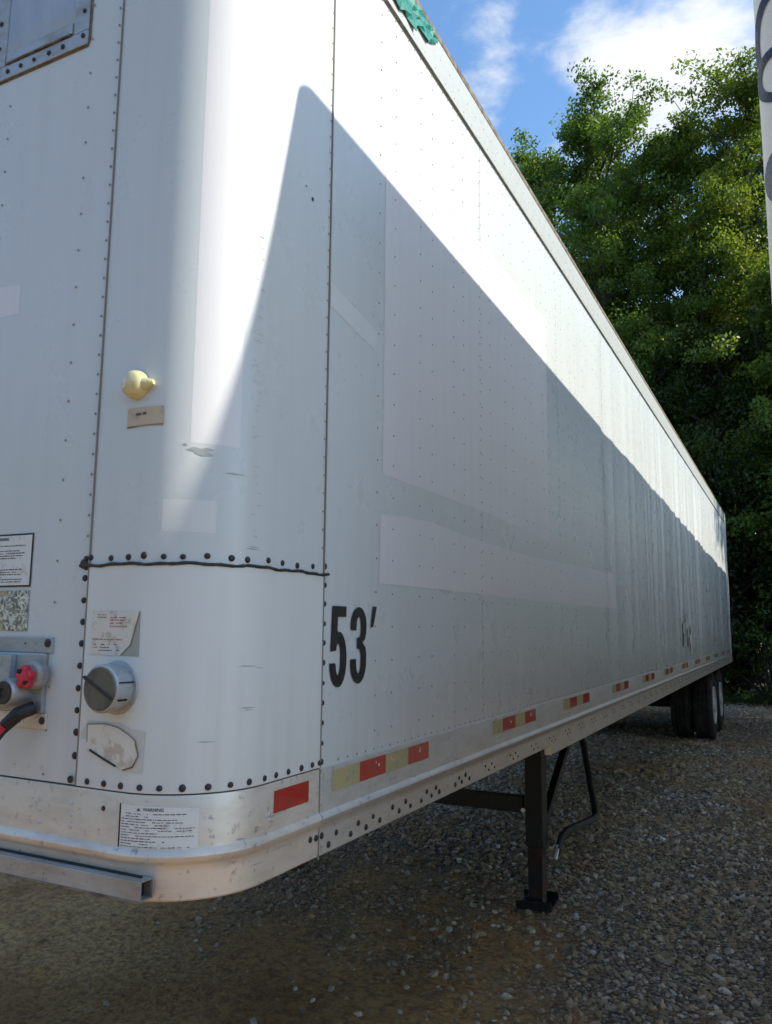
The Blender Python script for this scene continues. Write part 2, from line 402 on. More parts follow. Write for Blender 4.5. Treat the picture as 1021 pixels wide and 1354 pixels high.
# skins
S_LS = -.745
patch('front_panel', S3, S_LS-.001, ZR, ZTOP-.02, 0, M['paint'], T, .01)
patch('corner_panel', S_LS, -.0005, ZJ, ZTOP-.02, .002, M['paint'], T, .01)
lowc = patch('lower_corner_panel', S_LS+.001, -.001, ZR, ZJ-.002, .0045, M['ghost2'], T, .012)
patch('corner_panel', S4, S3-.001, ZR, ZTOP-.02, 0, M['paint'], T, .01)
PW = .3175*4
k = 0; y0 = 0.
while y0 < 15.3:
    y1 = min(y0+PW, 15.50)
    patch('side_panel', y0+.001, y1-.001, ZR-.02, ZT, .0004*(k % 2)-.0004, M['paint'], T, .01, nzs=16)
    y0 = y0+PW; k += 1
def far_side(name, y0, y1, z0, z1, mt):
    mb = MB(); mb.box(XL-.004, XL+.03, y0, y1, z0, z1); return mb.build(name, mt, T)
far_side('side_panel', S1+.002, YR-.15, ZR-.02, ZTOP-.02, M['paint'])
# seam strips and sealant
patch('seam_strip', S_LS-.0025, S_LS+.002, ZR, ZTOP-.03, .0052, M['seam'], T, .006, smooth=False)
patch('seam_strip', -.004, .0012, ZR, ZT, .0056, M['seam'], T, .007, smooth=False)
mb = MB(); pts = [P(s, ZJ+.0015*math.sin(s*37)+.001*math.sin(s*91), .005) for s in np.linspace(-.775, .022, 90)]
mb.tube(pts, [.0034+.0014*random.random() for _ in pts], 6); mb.build('sealant_bead', M['sealant'], T, True)
mb = MB(); mb.lathe([(.001, -.004), (.012, -.002), (.011, .004), (.003, .007)], tuple(P(-.765, 1.842, .002)), 'y', 10); mb.build('sealant_blob', M['sealant'], T, True)
# dark bolts
top = [-.758, -.743, -.677, -.622, -.577, -.527, -.483, -.429, -.372, -.330, -.261, -.200, -.132, -.057]
bolts('bolt', [(s, 1.855+.002*math.sin(i*2)) for i, s in enumerate(top)]+[(.006, 1.861)], .0078, .005, M['bolt'], T, .002)
bot = [-.763, -.709, -.657, -.606, -.556, -.511, -.462, -.407, -.356, -.306, -.253, -.206, -.153, -.094, -.042, -.008]
bolts('bolt', [(s, 1.342) for s in bot], .0076, .005, M['bolt'], T, .0045)
bolts('bolt', [(-.759+.0012*math.sin(i*5), z) for i, z in enumerate([1.834, 1.808, 1.755, 1.704, 1.653, 1.601, 1.549, 1.498, 1.448, 1.395])], .0078, .005, M['bolt'], T)
bolts('bolt', [(.0085, z) for z in [1.81, 1.759, 1.705, 1.654, 1.601, 1.547, 1.495, 1.443, 1.39, 1.342]], .0078, .005, M['bolt'], T, .001)
# small rivets
pts = [(-.759, 1.91+.0507*i) for i in range(40)]+[(-.857, 1.345+.1015*i) for i in range(26)]+[(-.010, 1.91+.0507*i) for i in range(38)]
pts += [(-.857-.3175*j, 1.345+.1015*i) for j in range(1, 5) for i in range(26)]
domes('rivets', pts, .0033, .002, M['rivet'], T, 6, .002)
pts = []
for i in range(40):
    z = 1.39+.1035*i
    if z > 3.8: break
    pts.append((.313, z))
    for b_ in range(26):
        for e in (.105, 0):
            yy = .426+.3175*b_+(-.108 if e else 0)
            if b_ == 0 and e: continue
            if abs((yy-.0) % PW) < .09 or (b_ > 10 and random.random() < .25): pass
            pts.append((yy+random.uniform(-.002, .002), z+random.uniform(-.002, .002)))
for q in range(1, 8):
    for i in range(46):
        pts.append((q*PW-.016, 1.37+.053*i)); 
for i in range(170): pts.append((.098+.0533*i, 1.337))
for i in range(170): pts.append((.098+.0533*i, 3.825))
domes('rivets', pts, .0032, .0022, M['rivet'], T, 5, .0008)
# ghosts of old lettering
decal('decal_ghost', [(.352, 2.18), (.75, 2.18), (1.45, 2.182), (1.9, 2.168), (2.315, 2.150), (2.315, 3.40), (.352, 3.36)], .0003, M['ghost'], T)
decal('decal_ghost', [(.333, 1.832), (2.0, 1.834), (4.06, 1.838), (4.06, 2.088), (2.9, 2.07), (1.94, 2.045), (1.1, 2.056), (.75, 2.070), (.5, 2.062), (.338, 2.046)], .0006, M['ghost'], T)
decal('decal_ghost', [(.012, 2.613), (.300, 2.565), (.300, 2.635), (.012, 2.685)], .0003, M['ghost2'], T)
decal('decal_ghost', [(-.478, 2.122), (-.361, 2.119), (-.366, 3.97), (-.478, 3.97)], .00215, M['ghost'], T)
decal('decal_ghost', [(-.536, 1.914), (-.412, 1.911), (-.412, 1.986), (-.536, 1.988)], .00215, M['ghost2'], T)
decal('decal_ghost', [(-1.158, 2.531), (-1.070, 2.528), (-1.070, 2.610), (-1.158, 2.620)], .0004, M['ghost'], T)
# scuffs: dark rubs, the torn scar far down the side, a drilled hole
def scuff(pts, off=.0028, mt=None): decal('scuff_mark', pts, off, mt or M['scuff'], T)
M['scuff'] = mat('grey_scuff', (.36, .38, .38), .6)
for a, b, l, t_ in [(-.487, 2.106, .05, .006), (-.468, 2.098, .045, .008), (-.452, 2.108, .03, .004), (-.495, 2.118, .012, .003), (-.40, 2.055, .06, .0018), (-.34, 1.88, .05, .0016), (-.33, 1.885, .035, .0014), (-.35, 1.605, .06, .0016), (-.30, 1.60, .03, .001), (-.345, 1.51, .055, .0016), (-.33, 1.505, .03, .0012), (-.44, 1.44, .05, .0014), (-.25, 1.25, .08, .0014), (-.22, 1.17, .09, .002), (-.3, 1.155, .06, .0015), (-.34, 1.22, .03, .003)]:
    o_ = .0028 if b > 1.84 else .0054
    scuff([(a, b), (a+l*.4, b-t_*.9), (a+l, b-t_*.6), (a+l*.8, b+t_*.2), (a+l*.35, b+t_)], o_)
for i in range(64):                                              # fine vertical run of nicks on the corner
    zz = random.uniform(1.9, 2.95); s_ = -.318-.02*(zz-1.9)+random.uniform(-.014, .014); l = random.uniform(.004, .018)
    scuff([(s_, zz), (s_+l, zz-.002), (s_+l, zz-.0032), (s_, zz-.0012)])
M['worn'] = mat('worn_edge_yellow_glint', (.74, .68, .42), .3, 0, worn((.70, .58, .25), (.66, .64, .5), .5, 60))  # worn corner line with its yellow sun glint painted into the colour
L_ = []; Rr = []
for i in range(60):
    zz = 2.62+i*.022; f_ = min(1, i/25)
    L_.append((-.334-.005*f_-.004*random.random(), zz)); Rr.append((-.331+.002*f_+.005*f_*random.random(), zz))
decal('worn_edge_glint', L_+Rr[::-1], .0027, M['worn'], T)
decal('drill_hole', [(-.1+.006*math.cos(a), 2.884+.006*math.sin(a)) for a in np.linspace(0, 2*math.pi, 9)[:-1]], .0036, M['bolt'], T)
decal('drill_hole', [(-.134+.003*math.cos(a), 2.906+.003*math.sin(a)) for a in np.linspace(0, 2*math.pi, 7)[:-1]], .0036, M['bolt'], T)
for (a, b, w, h) in [(7.9, 1.52, .10, .28), (8.15, 1.62, .07, .20), (8.35, 1.50, .12, .22), (8.55, 1.45, .09, .16), (8.3, 1.78, .05, .10), (8.0, 1.78, .05, .08), (8.62, 1.64, .07, .1)]:
    decal('torn_scar', [(a, b), (a+w*.7, b-h*.1), (a+w, b+h*.4), (a+w*.6, b+h*.55), (a+w*.8, b+h), (a+w*.1, b+h*.8), (a+w*.3, b+h*.5)], .004, M['scar'] if 'scar' in M else M.setdefault('scar', mat('dark_torn_scar', (.10, .085, .07), .7)), T)
for (a, b, w) in [(8.2, 2.18, .12), (8.75, 2.0, .12), (7.2, 2.6, .08)]:
    decal('paint_chip', [(a, b+.03), (a+w*.4, b+.045), (a+w*.5, b+.12), (a+w*.62, b+.045), (a+w, b+.03), (a+w*.6, b-.02), (a+w*.3, b-.03)], .004, M.setdefault('chip', mat('bright_chip', (.85, .86, .86), .3)), T)
# lower rail: flat band, rounded bead, lower flange
prof = [(-.03, 1.326), (.003, 1.326), (.0045, 1.322), (.0045, 1.222), (.006, 1.214), (.013, 1.208), (.017, 1.200), (.015, 1.190), (.009, 1.184), (.0055, 1.178), (.0045, 1.165), (.004, 1.100), (.001, 1.096), (-.03, 1.096)]
prof2 = [(o, z if z > 1.12 else z+.008) for o, z in prof]
sweep('nose_rail', [(o, z if z > 1.12 else z+.009) for o, z in prof], S3+.3, -.0045, M['nosealu'], T)
step = 2.25
sweep('bottom_rail', prof2, -.0025, step, M['alu'], T)
prof3 = [(o, z if z > 1.12 else z-.037) for o, z in prof]
sweep('bottom_rail', prof3, step, YR-.17, M['alu'], T)
mb = MB(); mb.box(XL-.004, XL+.03, S1, YR, 1.09, 1.33); mb.build('bottom_rail', M['alu'], T)
patch('rail_joint', -.0055, -.0015, 1.10, 1.326, .0062, M['seam'], T, .004, wv=False, smooth=False)
domes('rivets', [(-.010, 1.222+.0125*i) for i in range(8)]+[(.008, 1.225+.0125*i) for i in range(7)], .0028, .002, M['rivetlight'], T, 6, .0045)
domes('rivets', [(-.960, 1.36), (-.911, 1.36), (-.865, 1.36)], .005, .003, M['rivetlight'], T, 8)
domes('rivets', [(-.857, z) for z in (1.29, 1.265, 1.238)]+[(-.754, z) for z in (1.291, 1.265, 1.24)]+[(-.225, 1.243), (-.23, 1.255)], .0058, .003, M['rivetlight'], T, 8, .0045)
domes('rivets', [(-.654, 1.289)], .006, .003, M['bolt'], T, 8, .0045)
bb = [(-.044, 1.157), (-.016, 1.155), (.012, 1.155), (.048, 1.125), (.088, 1.147), (.168, 1.126), (.212, 1.146), (.259, 1.125), (.302, 1.146), (.345, 1.127), (.431, 1.148), (.478, 1.128), (.525, 1.148), (.561, 1.128), (.646, 1.128), (.69, 1.15), (.731, 1.13), (.769, 1.15), (.798, 1.131), (.947, 1.13), (.984, 1.148), (1.011, 1.13), (1.049, 1.149), (1.09, 1.13)]
bolts('bolt', bb, .0082, .005, M['bolt'], T, .0042)
pts = []
for b_ in range(4, 40):
    yy = .3175*b_
    for q in (0, .04, .075, .11): pts.append((yy+q, 1.148-.02*(q in (.04, .11))))
domes('rivets', pts, .0055, .004, M['bolt'], T, 6, .0042)
domes('rivets', [(.3175*b_+e, 1.235) for b_ in range(1, 40) for e in (0, .1)]+[(.3175*b_+e, 1.298) for b_ in range(1, 40) for e in (0, .1)], .0045, .0025, M['rivetlight'], T, 6, .0045)
# conspicuity tape
def tape(a, b, mt, z0=1.258, z1=1.313): decal('reflective_tape', [(a, z0), (b, z0), (b, z1), (a, z1)], .0058, mt, T)
tape(-.212, -.0575, M['red'], 1.254, 1.306)
tape(.06, .2145, M['silver']); tape(.215, .3805, M['red']); tape(.381, .541, M['silver']); tape(.5415, .705, M['red'])
tape(1.362, 1.4875, M['silver']); tape(1.488, 1.665, M['red']); tape(1.6655, 1.8125, M['silver']); tape(1.813, 1.984, M['red'])
for y in (2.64, 3.94, 5.2, 6.42, 7.75, 9.1, 10.5, 11.9, 13.3, 14.6):
    tape(y-.13, y+.01, M['silver']); tape(y+.0105, y+.17, M['red']); tape(y+.1705, y+.32, M['silver']); tape(y+.3205, y+.49, M['red'])
domes('rivets', [(.335, 1.288), (.43, 1.288), (.63, 1.29), (1.60, 1.288), (1.90, 1.29)], .005, .003, M['rivetlight'], T, 8, .0058)
# lettering 5 3 '
def glyph(name, outline, s0, z0, w, h):
    decal(name, [(s0+x*w, z0+y*h) for x, y in outline], .0025, M['ink'], T, dense=False)
def arcpts(cx_, cy_, rx, ry, a0, a1, n=12): return [(cx_+rx*math.cos(R(a0+(a1-a0)*i/n)), cy_+ry*math.sin(R(a0+(a1-a0)*i/n))) for i in range(n+1)]
five = [(.10, 1.), (.10, .46), (.32, .46)]+arcpts(.48, .50, .20, .07, 190, 20, 6)[:0]
five = [(.12, 1.), (.95, 1.), (.95, .865), (.45, .865), (.43, .69)]+arcpts(.55, .33, .45, .345, 98, -90, 14)+arcpts(.50, .30, .50, .315, 260, 180, 6)+[(.02, .285), (.32, .285)]+arcpts(.5, .28, .14, .15, 190, 270, 5)+arcpts(.50, .34, .13, .20, -70, 60, 8)+arcpts(.5, .44, .12, .09, 80, 180, 5)+[(.05, .43)]
glyph('numeral_five', five, .040, 1.535, .094, .220)
three = [(.0, .70)]+[(.0, .76)]+arcpts(.5, .76, .5, .24, 180, 0, 14)+[(.98, .66), (.92, .58), (.74, .53), (.94, .47), (1.0, .38)]+arcpts(.5, .27, .5, .27, 5, -180, 16)+[(.0, .32), (.35, .32)]+arcpts(.5, .27, .145, .14, 180, 360, 8)+[(.65, .37), (.58, .445), (.40, .455), (.40, .595), (.56, .605), (.64, .67)]+arcpts(.5, .745, .14, .13, 0, 180, 8)+[(.35, .69)]
glyph('numeral_three', three, .156, 1.535, .096, .220)
glyph('foot_mark', [(.35, 1), (1., 1.), (.45, 0), (0, 0)], .277, 1.697, .040, .062)
# warning label on the nose rail
decal('warning_label', [(-.600, 1.212), (-.424, 1.210), (-.424, 1.300), (-.600, 1.306)], .0058, M['labelw'], T)
decal('label_edge', [(-.604, 1.208), (-.600, 1.208), (-.600, 1.306), (-.604, 1.306)], .0063, M['ink'], T)
decal('label_edge', [(-.600, 1.2075), (-.480, 1.206), (-.480, 1.2095), (-.600, 1.2125)], .0063, M['ink'], T)
text_on('label_heading', 'WARNING', -.545, 1.293, .007, M['print'], T, .0066, .0002)
decal('label_symbol', [(-.560, 1.293), (-.550, 1.293), (-.555, 1.300)], .0066, M['print'], T)
fine_print('fine_print', -.596, -.430, 1.215, 1.290, 13, M['print'], T, .0066, .85, .32)
# sticker, cap and flap on the lower corner panel
decal('sticker', [(-.722, 1.629), (-.625, 1.628), (-.598, 1.652), (-.577, 1.728), (-.721, 1.730)], .006, M['label'], T)
decal('peeled_backing', [(-.625, 1.628), (-.575, 1.627), (-.5765, 1.728), (-.598, 1.652)], .0057, M['silver2'] if 'silver2' in M else M.setdefault('silver2', mat('dull_foil_backing', (.4, .4, .37), .4, .4)), T)
decal('sticker_fold', [(-.626, 1.6275), (-.5955, 1.652), (-.5755, 1.729), (-.578, 1.729), (-.5995, 1.653), (-.628, 1.629)], .0066, M['seam'], T)
fine_print('red_print', -.665, -.600, 1.690, 1.712, 3, M['redprint'], T, .0066, .9, .5)
fine_print('fine_print', -.705, -.600, 1.712, 1.724, 2, M['print'], T, .0066, .6, .3)
fine_print('red_print', -.718, -.612, 1.660, 1.668, 1, M['redprint'], T, .0066, 1, .4)
fine_print('fine_print', -.715, -.63, 1.636, 1.656, 3, M['print'], T, .0066, .6, .3)
cm = frame(-.632, 1.556)@Matrix.Diagonal((.9, .9, .8, 1)); nvec = cm.col[2].to_3d().normalized()
def on_frame(mb, fm):
    mb.V = [tuple(fm@Vector(v)) for v in mb.V]; return mb
cap_e = MB()
cap_e.lathe([(.064, 0), (.068, .004), (.067, .010), (.058, .012), (.0575, .034), (.0595, .036), (.0595, .066), (.057, .070), (.053, .0715)], (0, 0, 0), 'z', 40); on_frame(cap_e, cm).build('cap_housing', M['galv'], T, True)
mb = MB(); mb.lathe([(.0535, .064), (.0535, .0725), (.051, .0745), (.0005, .0745)], (0, 0, 0), 'z', 40); on_frame(mb, cm).build('cap_face', M['olive'], T, True)
mb = MB(); rm = Matrix.Rotation(R(-27), 4, 'Z'); mb.box(-.055, .050, -.0035, .0035, .071, .0785, rm); mb.box(-.062, -.05, -.003, .003, .05, .078, rm); on_frame(mb, cm).build('cap_slot_bar', M['sealant'], T, bevel=.001)
mb = MB(); mb.box(.0545, .0625, -.006, -.003, .012, .066, Matrix.Rotation(R(20), 4, 'Z')); mb.box(.0545, .0625, -.003, .001, .03, .062, Matrix.Rotation(R(-25), 4, 'Z')); on_frame(mb, cm).build('cap_rib', M['dark'], T)
fl = [(-.716, 1.470), (-.66, 1.474), (-.62, 1.468), (-.59, 1.455), (-.572, 1.443), (-.562, 1.41), (-.575, 1.385), (-.60, 1.377), (-.66, 1.398), (-.713, 1.417)]
decal('flap_residue', [(-.737, 1.45), (-.737, 1.435), (-.715, 1.435), (-.715, 1.41), (-.6, 1.374), (-.552, 1.372), (-.548, 1.462), (-.58, 1.466), (-.62, 1.478), (-.716, 1.478)], .0056, M['label2'] if 'label2' in M else M.setdefault('label2', mat('grey_glue_residue', (.56, .55, .5), .7)), T)
decal('flap_sheet', fl, .0075, M['label'], T)
def edgeline(name, pts, w, off, mt):
    mb = MB(); mb.tube([P(a, b, off) for a, b in pts], w, 5); mb.build(name, mt, T)
edgeline('flap_edge', fl[0:5], .0013, .0080, M['seam']); edgeline('flap_edge', fl[4:8], .0016, .008, M['gasket']); edgeline('flap_edge', [(-.703, 1.413), (-.655, 1.395), (-.622, 1.384)], .0028, .008, M['sealant'])
edgeline('flap_edge', [(-.716, 1.47), (-.714, 1.43)], .001, .008, M['seam'])
# marker lamp on the corner with its plate
lm = frame(-.622, 2.268)
mb = MB(); mb.lathe([(.034, 0), (.036, .004), (.035, .012), (.031, .026), (.022, .034), (.0005, .037)], (0, 0, 0), 'z', 28); on_frame(mb, lm).build('marker_lamp_lens', M['amber'], T, True)
mb = MB(); pr = []
mb.tube([(.005, 0, .008), (.030, -.002, .010), (.048, -.001, .010), (.056, 0, .009)], [.024, .017, .010, .006], 12); on_frame(mb, lm).build('marker_lamp_base', M['amber'], T, True)
mb = MB(); mb.box(.036, .047, -.0045, .0025, .0185, .0205); on_frame(mb, lm).build('marker_lamp_slot', M['seam'], T)
decal('lamp_plate', [(-.648, 2.166), (-.543, 2.166), (-.543, 2.211), (-.648, 2.213)], .004, M['tanlabel'], T)
decal('lamp_plate_edge', [(-.648, 2.164), (-.6, 2.167), (-.543, 2.165), (-.543, 2.168), (-.648, 2.1675)], .0046, M['gasket'], T)
fine_print('fine_print', -.622, -.575, 2.190, 2.200, 1, M['print'], T, .0048, 1, .6)
# stickers on the front panel
decal('instruction_label', [(-1.20, 1.790), (-.947, 1.790), (-.947, 1.926), (-1.20, 1.926)], .002, M['ink'], T)
decal('instruction_label', [(-1.196, 1.7945), (-.9515, 1.7945), (-.9515, 1.9215), (-1.196, 1.9215)], .0026, M['labelw'], T)
text_on('label_heading', 'WARNING', -1.09, 1.909, .008, M['print'], T, .0032, .0003)
fine_print('fine_print', -1.19, -.957, 1.860, 1.905, 7, M['print'], T, .0032, .92, .42)
fine_print('fine_print', -1.19, -.962, 1.800, 1.850, 8, M['print'], T, .0032, .92, .42)
decal('crazed_label', [(-1.15, 1.680), (-.948, 1.680), (-.949, 1.781), (-1.15, 1.781)], .002, M['mottled'], T)
# gladhand box
gx = P(-.985, 1.55); 
def bx(name, s0, s1, z0, z1, d0, d1, mt, bev=.002):
    mb = MB(); x0, x1 = P(s0, 1).x, P(s1, 1).x; mb.box(x0, x1, -FB-d1, -FB-d0, z0, z1); return mb.build(name, mt, T, bevel=bev)
bx('gladhand_flange', -1.32, -.850, 1.628, 1.666, -.002, .006, M['galv'])
bx('gladhand_plate', -1.30, -.866, 1.486, 1.6275, -.002, .012, M['galv'], .004)
bx('gladhand_flange', -1.32, -.856, 1.448, 1.485, -.002, .006, M['nosealu'])
bx('gladhand_rib', -1.30, -.965, 1.50, 1.622, .0125, .03, M['galv'])
bolts('bolt', [(-.866, 1.652), (-.868, 1.468)], .010, .005, M['bolt'], T, .006)
domes('rivets', [(-.945, 1.65), (-.86, 1.56), (-.945, 1.462)], .0028, .002, M['bolt'], T, 6, .006)
bm_ = frame(-.886, 1.572)
mb = MB(); mb.lathe([(.034, .012), (.034, .03), (.028, .038), (.0005, .038)], (.004, .004, 0), 'z', 28); on_frame(mb, bm_).build('gladhand_base', M['galv'], T, True)
mb = MB(); mb.lathe([(.019, .036), (.020, .048), (.016, .057), (.008, .060), (.0005, .0605)], (-.002, 0, 0), 'z', 24)
for a_ in (20, 95, 160, 235, 300): mb.lathe([(.0095, .038), (.0095, .052), (.006, .056), (.0005, .0565)], (-.002+.019*math.cos(R(a_)), .019*math.sin(R(a_)), 0), 'z', 12)
on_frame(mb, bm_).build('gladhand', M['redpl'], T, True)
mb = MB(); mb.lathe([(.006, .056), (.006, .062)], (-.008, .014, 0), 'z', 10); mb.lathe([(.0055, .05), (.0055, .059)], (.010, -.012, 0), 'z', 10); on_frame(mb, bm_).build('gladhand_screw', M['dark'], T)
bm2 = frame(-.932, 1.535)
mb = MB(); mb.lathe([(.034, .012), (.034, .06), (.030, .068), (.022, .068), (.020, .03), (.0005, .03)], (0, 0, 0), 'z', 28); on_frame(mb, bm2).build('electrical_socket', M['galv'], T, True)
mb = MB(); mb.lathe([(.027, .0685), (.027, .072), (.012, .072), (.010, .058), (.0005, .058)], (0, 0, 0), 'z', 24); on_frame(mb, bm2).build('socket_face', M['bolt'], T, True)
mb = MB(); mb.tube([P(-.88, 1.50, .02), P(-.897, 1.487, .05), P(-.935, 1.45, .065), P(-1.0, 1.38, .065)], [.016, .017, .015, .012], 12); mb.build('air_hose', M['black'], T, True)
mb = MB(); mb.tube([P(-.918, 1.458, .075), P(-.955, 1.425, .078), P(-1.0, 1.38, .078)], .010, 10); mb.build('air_hose_band', M['redpl'], T, True)
# access panel high on the front
def ap(name, s0, s1, z0, z1, d, mt, bev=.003):
    return bx(name, s0, s1, z0, z1, -.001, d, mt, bev)
ap('access_panel_frame', -1.26, -.871, 3.262, 3.305, .007, M['galv']); ap('access_panel_frame', -.925, -.8705, 3.3055, 3.90, .007, M['galv']); ap('access_panel_frame', -1.26, -1.207, 3.3055, 3.90, .007, M['galv'])
ap('access_panel_frame', -1.26, -.871, 3.9005, 3.95, .007, M['galv'])
ap('access_panel_sheet', -1.2065, -.9255, 3.3055, 3.90, .0035, M['panel'], 0)
ap('access_panel_hinge', -1.2, -.935, 3.306, 3.3115, .011, M['gasket'], .001)
ap('access_panel_ledge', -1.2, -.932, 3.3125, 3.345, .008, M['galv'], .001)
bolts('bolt', [(-1.19, 3.283), (-1.135, 3.283), (-1.08, 3.283), (-1.02, 3.283), (-.965, 3.283), (-.888, 3.29), (-.888, 3.365), (-.888, 3.44), (-1.235, 3.37), (-1.235, 3.30), (-1.235, 3.45)], .0068, .005, M['bolt'], T, .0075)
edgeline('access_panel_sealant', [(-1.262, 3.259), (-.872, 3.259), (-.866, 3.28), (-.866, 3.95)], .0026, .002, M['gasket'])
# upper rail and roof
uprof = [(-.03, ZT-.004), (.008, ZT-.004), (.0095, ZT), (.0095, 3.99), (.012, 3.996), (.012, 4.0), (-.03, 4.0)]
sweep('top_rail', uprof, .004, YR-.17, M['railpaint'], T)
mb = MB(); S_ = ss(.004, YR-.17)[::6]; pp = []
sweep('top_rail_seal', [(-.03, 4.0005), (.014, 4.0005), (.0155, 4.006), (.014, 4.027), (.006, 4.033), (-.03, 4.033)], .004, YR-.17, M['gasket'], T)
sweep('top_rail_cap', [(-.12, 4.0335), (.007, 4.0335), (.008, 4.038), (-.02, 4.045), (-.12, 4.047)], .004, YR-.17, M['alu'], T)
edgeline('top_rail_edge', [(.004, ZT-.006), (4, ZT-.006), (9, ZT-.006), (15.4, ZT-.006)], .0032, .008, M['gasket'])
sweep('top_corner_rail', [(-.03, 3.9), (.008, 3.9), (.012, 3.99), (.006, 4.04), (-.12, 4.047), (-.12, 3.9)], S3, -.001, M['railpaint'], T)
domes('rivets', [(.1+.1*i, 3.935) for i in range(90)]+[(.15+.1*i, 3.865) for i in range(90)], .0035, .002, M['rivet'], T, 6, .0095)
mb = MB(); V = [P(s, 4.044, -.10, False) for s in ss(S4, 0)]; V = [(v.x, v.y, v.z) for v in V]
mb.add(V+[(-.1, YR, 4.044), (XL+.1, YR, 4.044)], [tuple(range(len(V)+2))]); mb.build('roof', M['roof'], T)
# torn green film caught on the top rail
gp = [(.20, 3.875), (.30, 3.885), (.376, 3.878), (.41, 3.866), (.446, 3.885), (.5, 3.882), (.529, 3.873), (.56, 3.9), (.592, 3.915), (.64, 3.912), (.686, 3.918), (.71, 3.945), (.756, 3.974)]
V = []; F = []
for i, (s, z) in enumerate(gp):
    for j in range(5):
        t_ = j/4; zz = z+(3.994-z)*t_; ds = .02*math.sin(i*2.3+j*1.7)*(1-t_) if 0 < i < len(gp)-1 else 0
        V.append(P(s+ds, zz, .0135+.010*abs(math.sin(i*1.9+j*2.1))))
for i in range(len(gp)-1):
    for j in range(4): F.append((i*5+j, (i+1)*5+j, (i+1)*5+j+1, i*5+j+1))
fo = mesh('torn_green_film', V, F, M['green'], None); tag(fo, 'ragged torn green plastic film caught under the trailer roof edge', 'plastic film')
md = fo.modifiers.new('s', 'SOLIDIFY'); md.thickness = .003
# rear frame and rear end
mb = MB(); mb.box(-.06, .012, YR-.165, YR, 1.06, 4.04); mb.build('rear_corner_post', M['alu'], T, bevel=.006)
mb = MB(); mb.box(XL-.012, XL+.06, YR-.165, YR, 1.06, 4.04); mb.build('rear_corner_post', M['alu'], T, bevel=.006)
mb = MB(); mb.box(XL+.062, -.062, YR-.12, YR, 1.05, 1.22); mb.build('rear_sill', M['galv'], T, bevel=.005)
mb = MB(); mb.box(XL+.062, -.062, YR-.12, YR, 3.90, 4.035); mb.build('rear_header', M['galv'], T, bevel=.005)
for a, b in ((XL+.065, XL/2-.003), (XL/2+.003, -.065)):
    mb = MB(); mb.box(a, b, YR-.06, YR-.01, 1.225, 3.895); d_ = mb.build('rear_door', M['paint'], T, bevel=.004)
    mb = MB(); mb.tube([((a+b)/2, YR+.01, 1.25), ((a+b)/2, YR+.01, 3.88)], .014, 8); mb.build('lock_rod', M['galv'], d_)
decal('rear_placard', [(14.9, 1.62), (15.35, 1.62), (15.35, 1.92), (14.9, 1.92)], .0085, M['ghost'], T, True)
# nose bar under the rail
mb = MB()
for q in ((-.512, -.508, 1.117, 1.160), (-.5075, -.4765, 1.156, 1.160), (-.5075, -.4765, 1.117, 1.121), (-.476, -.472, 1.117, 1.160)):
    mb.box(-2.48, -.122, q[0], q[1], q[2], q[3])
mb.build('nose_bar', M['galv'], T, bevel=.003)
mb = MB(); mb.box(-2.4, -.145, -.5075, -.4765, 1.1215, 1.1555); mb.build('nose_bar_hollow_shade', M['dark'], T)  # dark block painting the shade inside the hollow bar
mb = MB(); mb.tube([(-2.4, -.490, 1.1615), (-.14, -.490, 1.1615)], .0035, 6); mb.build('nose_bar_grime_shadow', M['dark'], T)  # dark rod drawing grime and the shadow of the gap above the bar
mb = MB(); mb.tube([(-2.48, -.512, 1.117), (-.124, -.512, 1.117)], .003, 6); mb.build('nose_bar_rust_edge', M['gasket'], T)
# underside
mb = MB(); mb.box(XL+.031, -.031, -.3, YR-.13, 1.20, 1.235); mb.build('floor', M['floor'], T)
mb = MB()
mb.box(-2.56, -.03, -.02, .02, 0, .10); cmo = mb.build('crossmember', M['dark'], T); cmo.location = (0, .35, 1.10)
for i in range(1, 47):
    o = cmo.copy(); scene.collection.objects.link(o); o.parent = T; o.location = (0, .35+.3175*i, 1.10)
mb = MB(); mb.box(-2.2, -.4, -.35, .9, 1.06, 1.10); mb.build('coupler_plate', M['dark'], T)
mb = MB(); mb.box(-1.83, -1.74, 8.5, YR-.2, .98, 1.10); mb.box(-.85, -.76, 8.5, YR-.2, .98, 1.10); mb.build('slider_rail', M['dark'], T)
# landing gear
LY = 3.2
for lx, vis in ((-.36, 1), (-2.23, 0)):
    mb = MB(); mb.box(lx-.056, lx+.056, LY-.056, LY+.056, .36, 1.16); leg = mb.build('landing_leg', M['black'], T, bevel=.008)
    mb = MB(); mb.box(lx-.046, lx+.046, LY-.046, LY+.046, .06, .362); mb.build('inner_tube', M['rust'], leg, bevel=.005)
    mb = MB(); mb.box(-.11, .11, -.09, .09, -.012, .0); mb.box(-.11, .11, -.09, -.078, 0, .04); mb.box(-.11, .11, .078, .09, 0, .04); mb.box(-.05, .05, -.05, .05, 0, .05)
    mm = Matrix.Translation((lx, LY, .026))@Matrix.Rotation(R(6), 4, 'X')@Matrix.Rotation(R(-4), 4, 'Y'); on_frame(mb, mm); mb.build('foot', M['black'], leg, bevel=.003)
    mb = MB(); mb.beam((lx+.01, LY+.05, .43), (lx+.06, LY+.80, 1.08), .045, .045); mb.build('diagonal_brace', M['black'], T)
mb = MB(); mb.beam((-.44, LY, .60), (-2.15, LY, .60), .06, .10); mb.build('cross_brace', M['black'], T, bevel=.004)
mb = MB(); mb.beam((-.44, LY, .98), (-1.5, LY-.05, .64), .05, .06); mb.build('diagonal_brace', M['black'], T)
mb = MB(); mb.beam((-2.15, LY, .98), (-1.1, LY-.05, .64), .05, .06); mb.build('diagonal_brace', M['black'], T)
mb = MB(); mb.box(-.48, -.30, LY-.10, LY+.14, .97, 1.16); mb.build('gearbox', M['black'], T, bevel=.01)
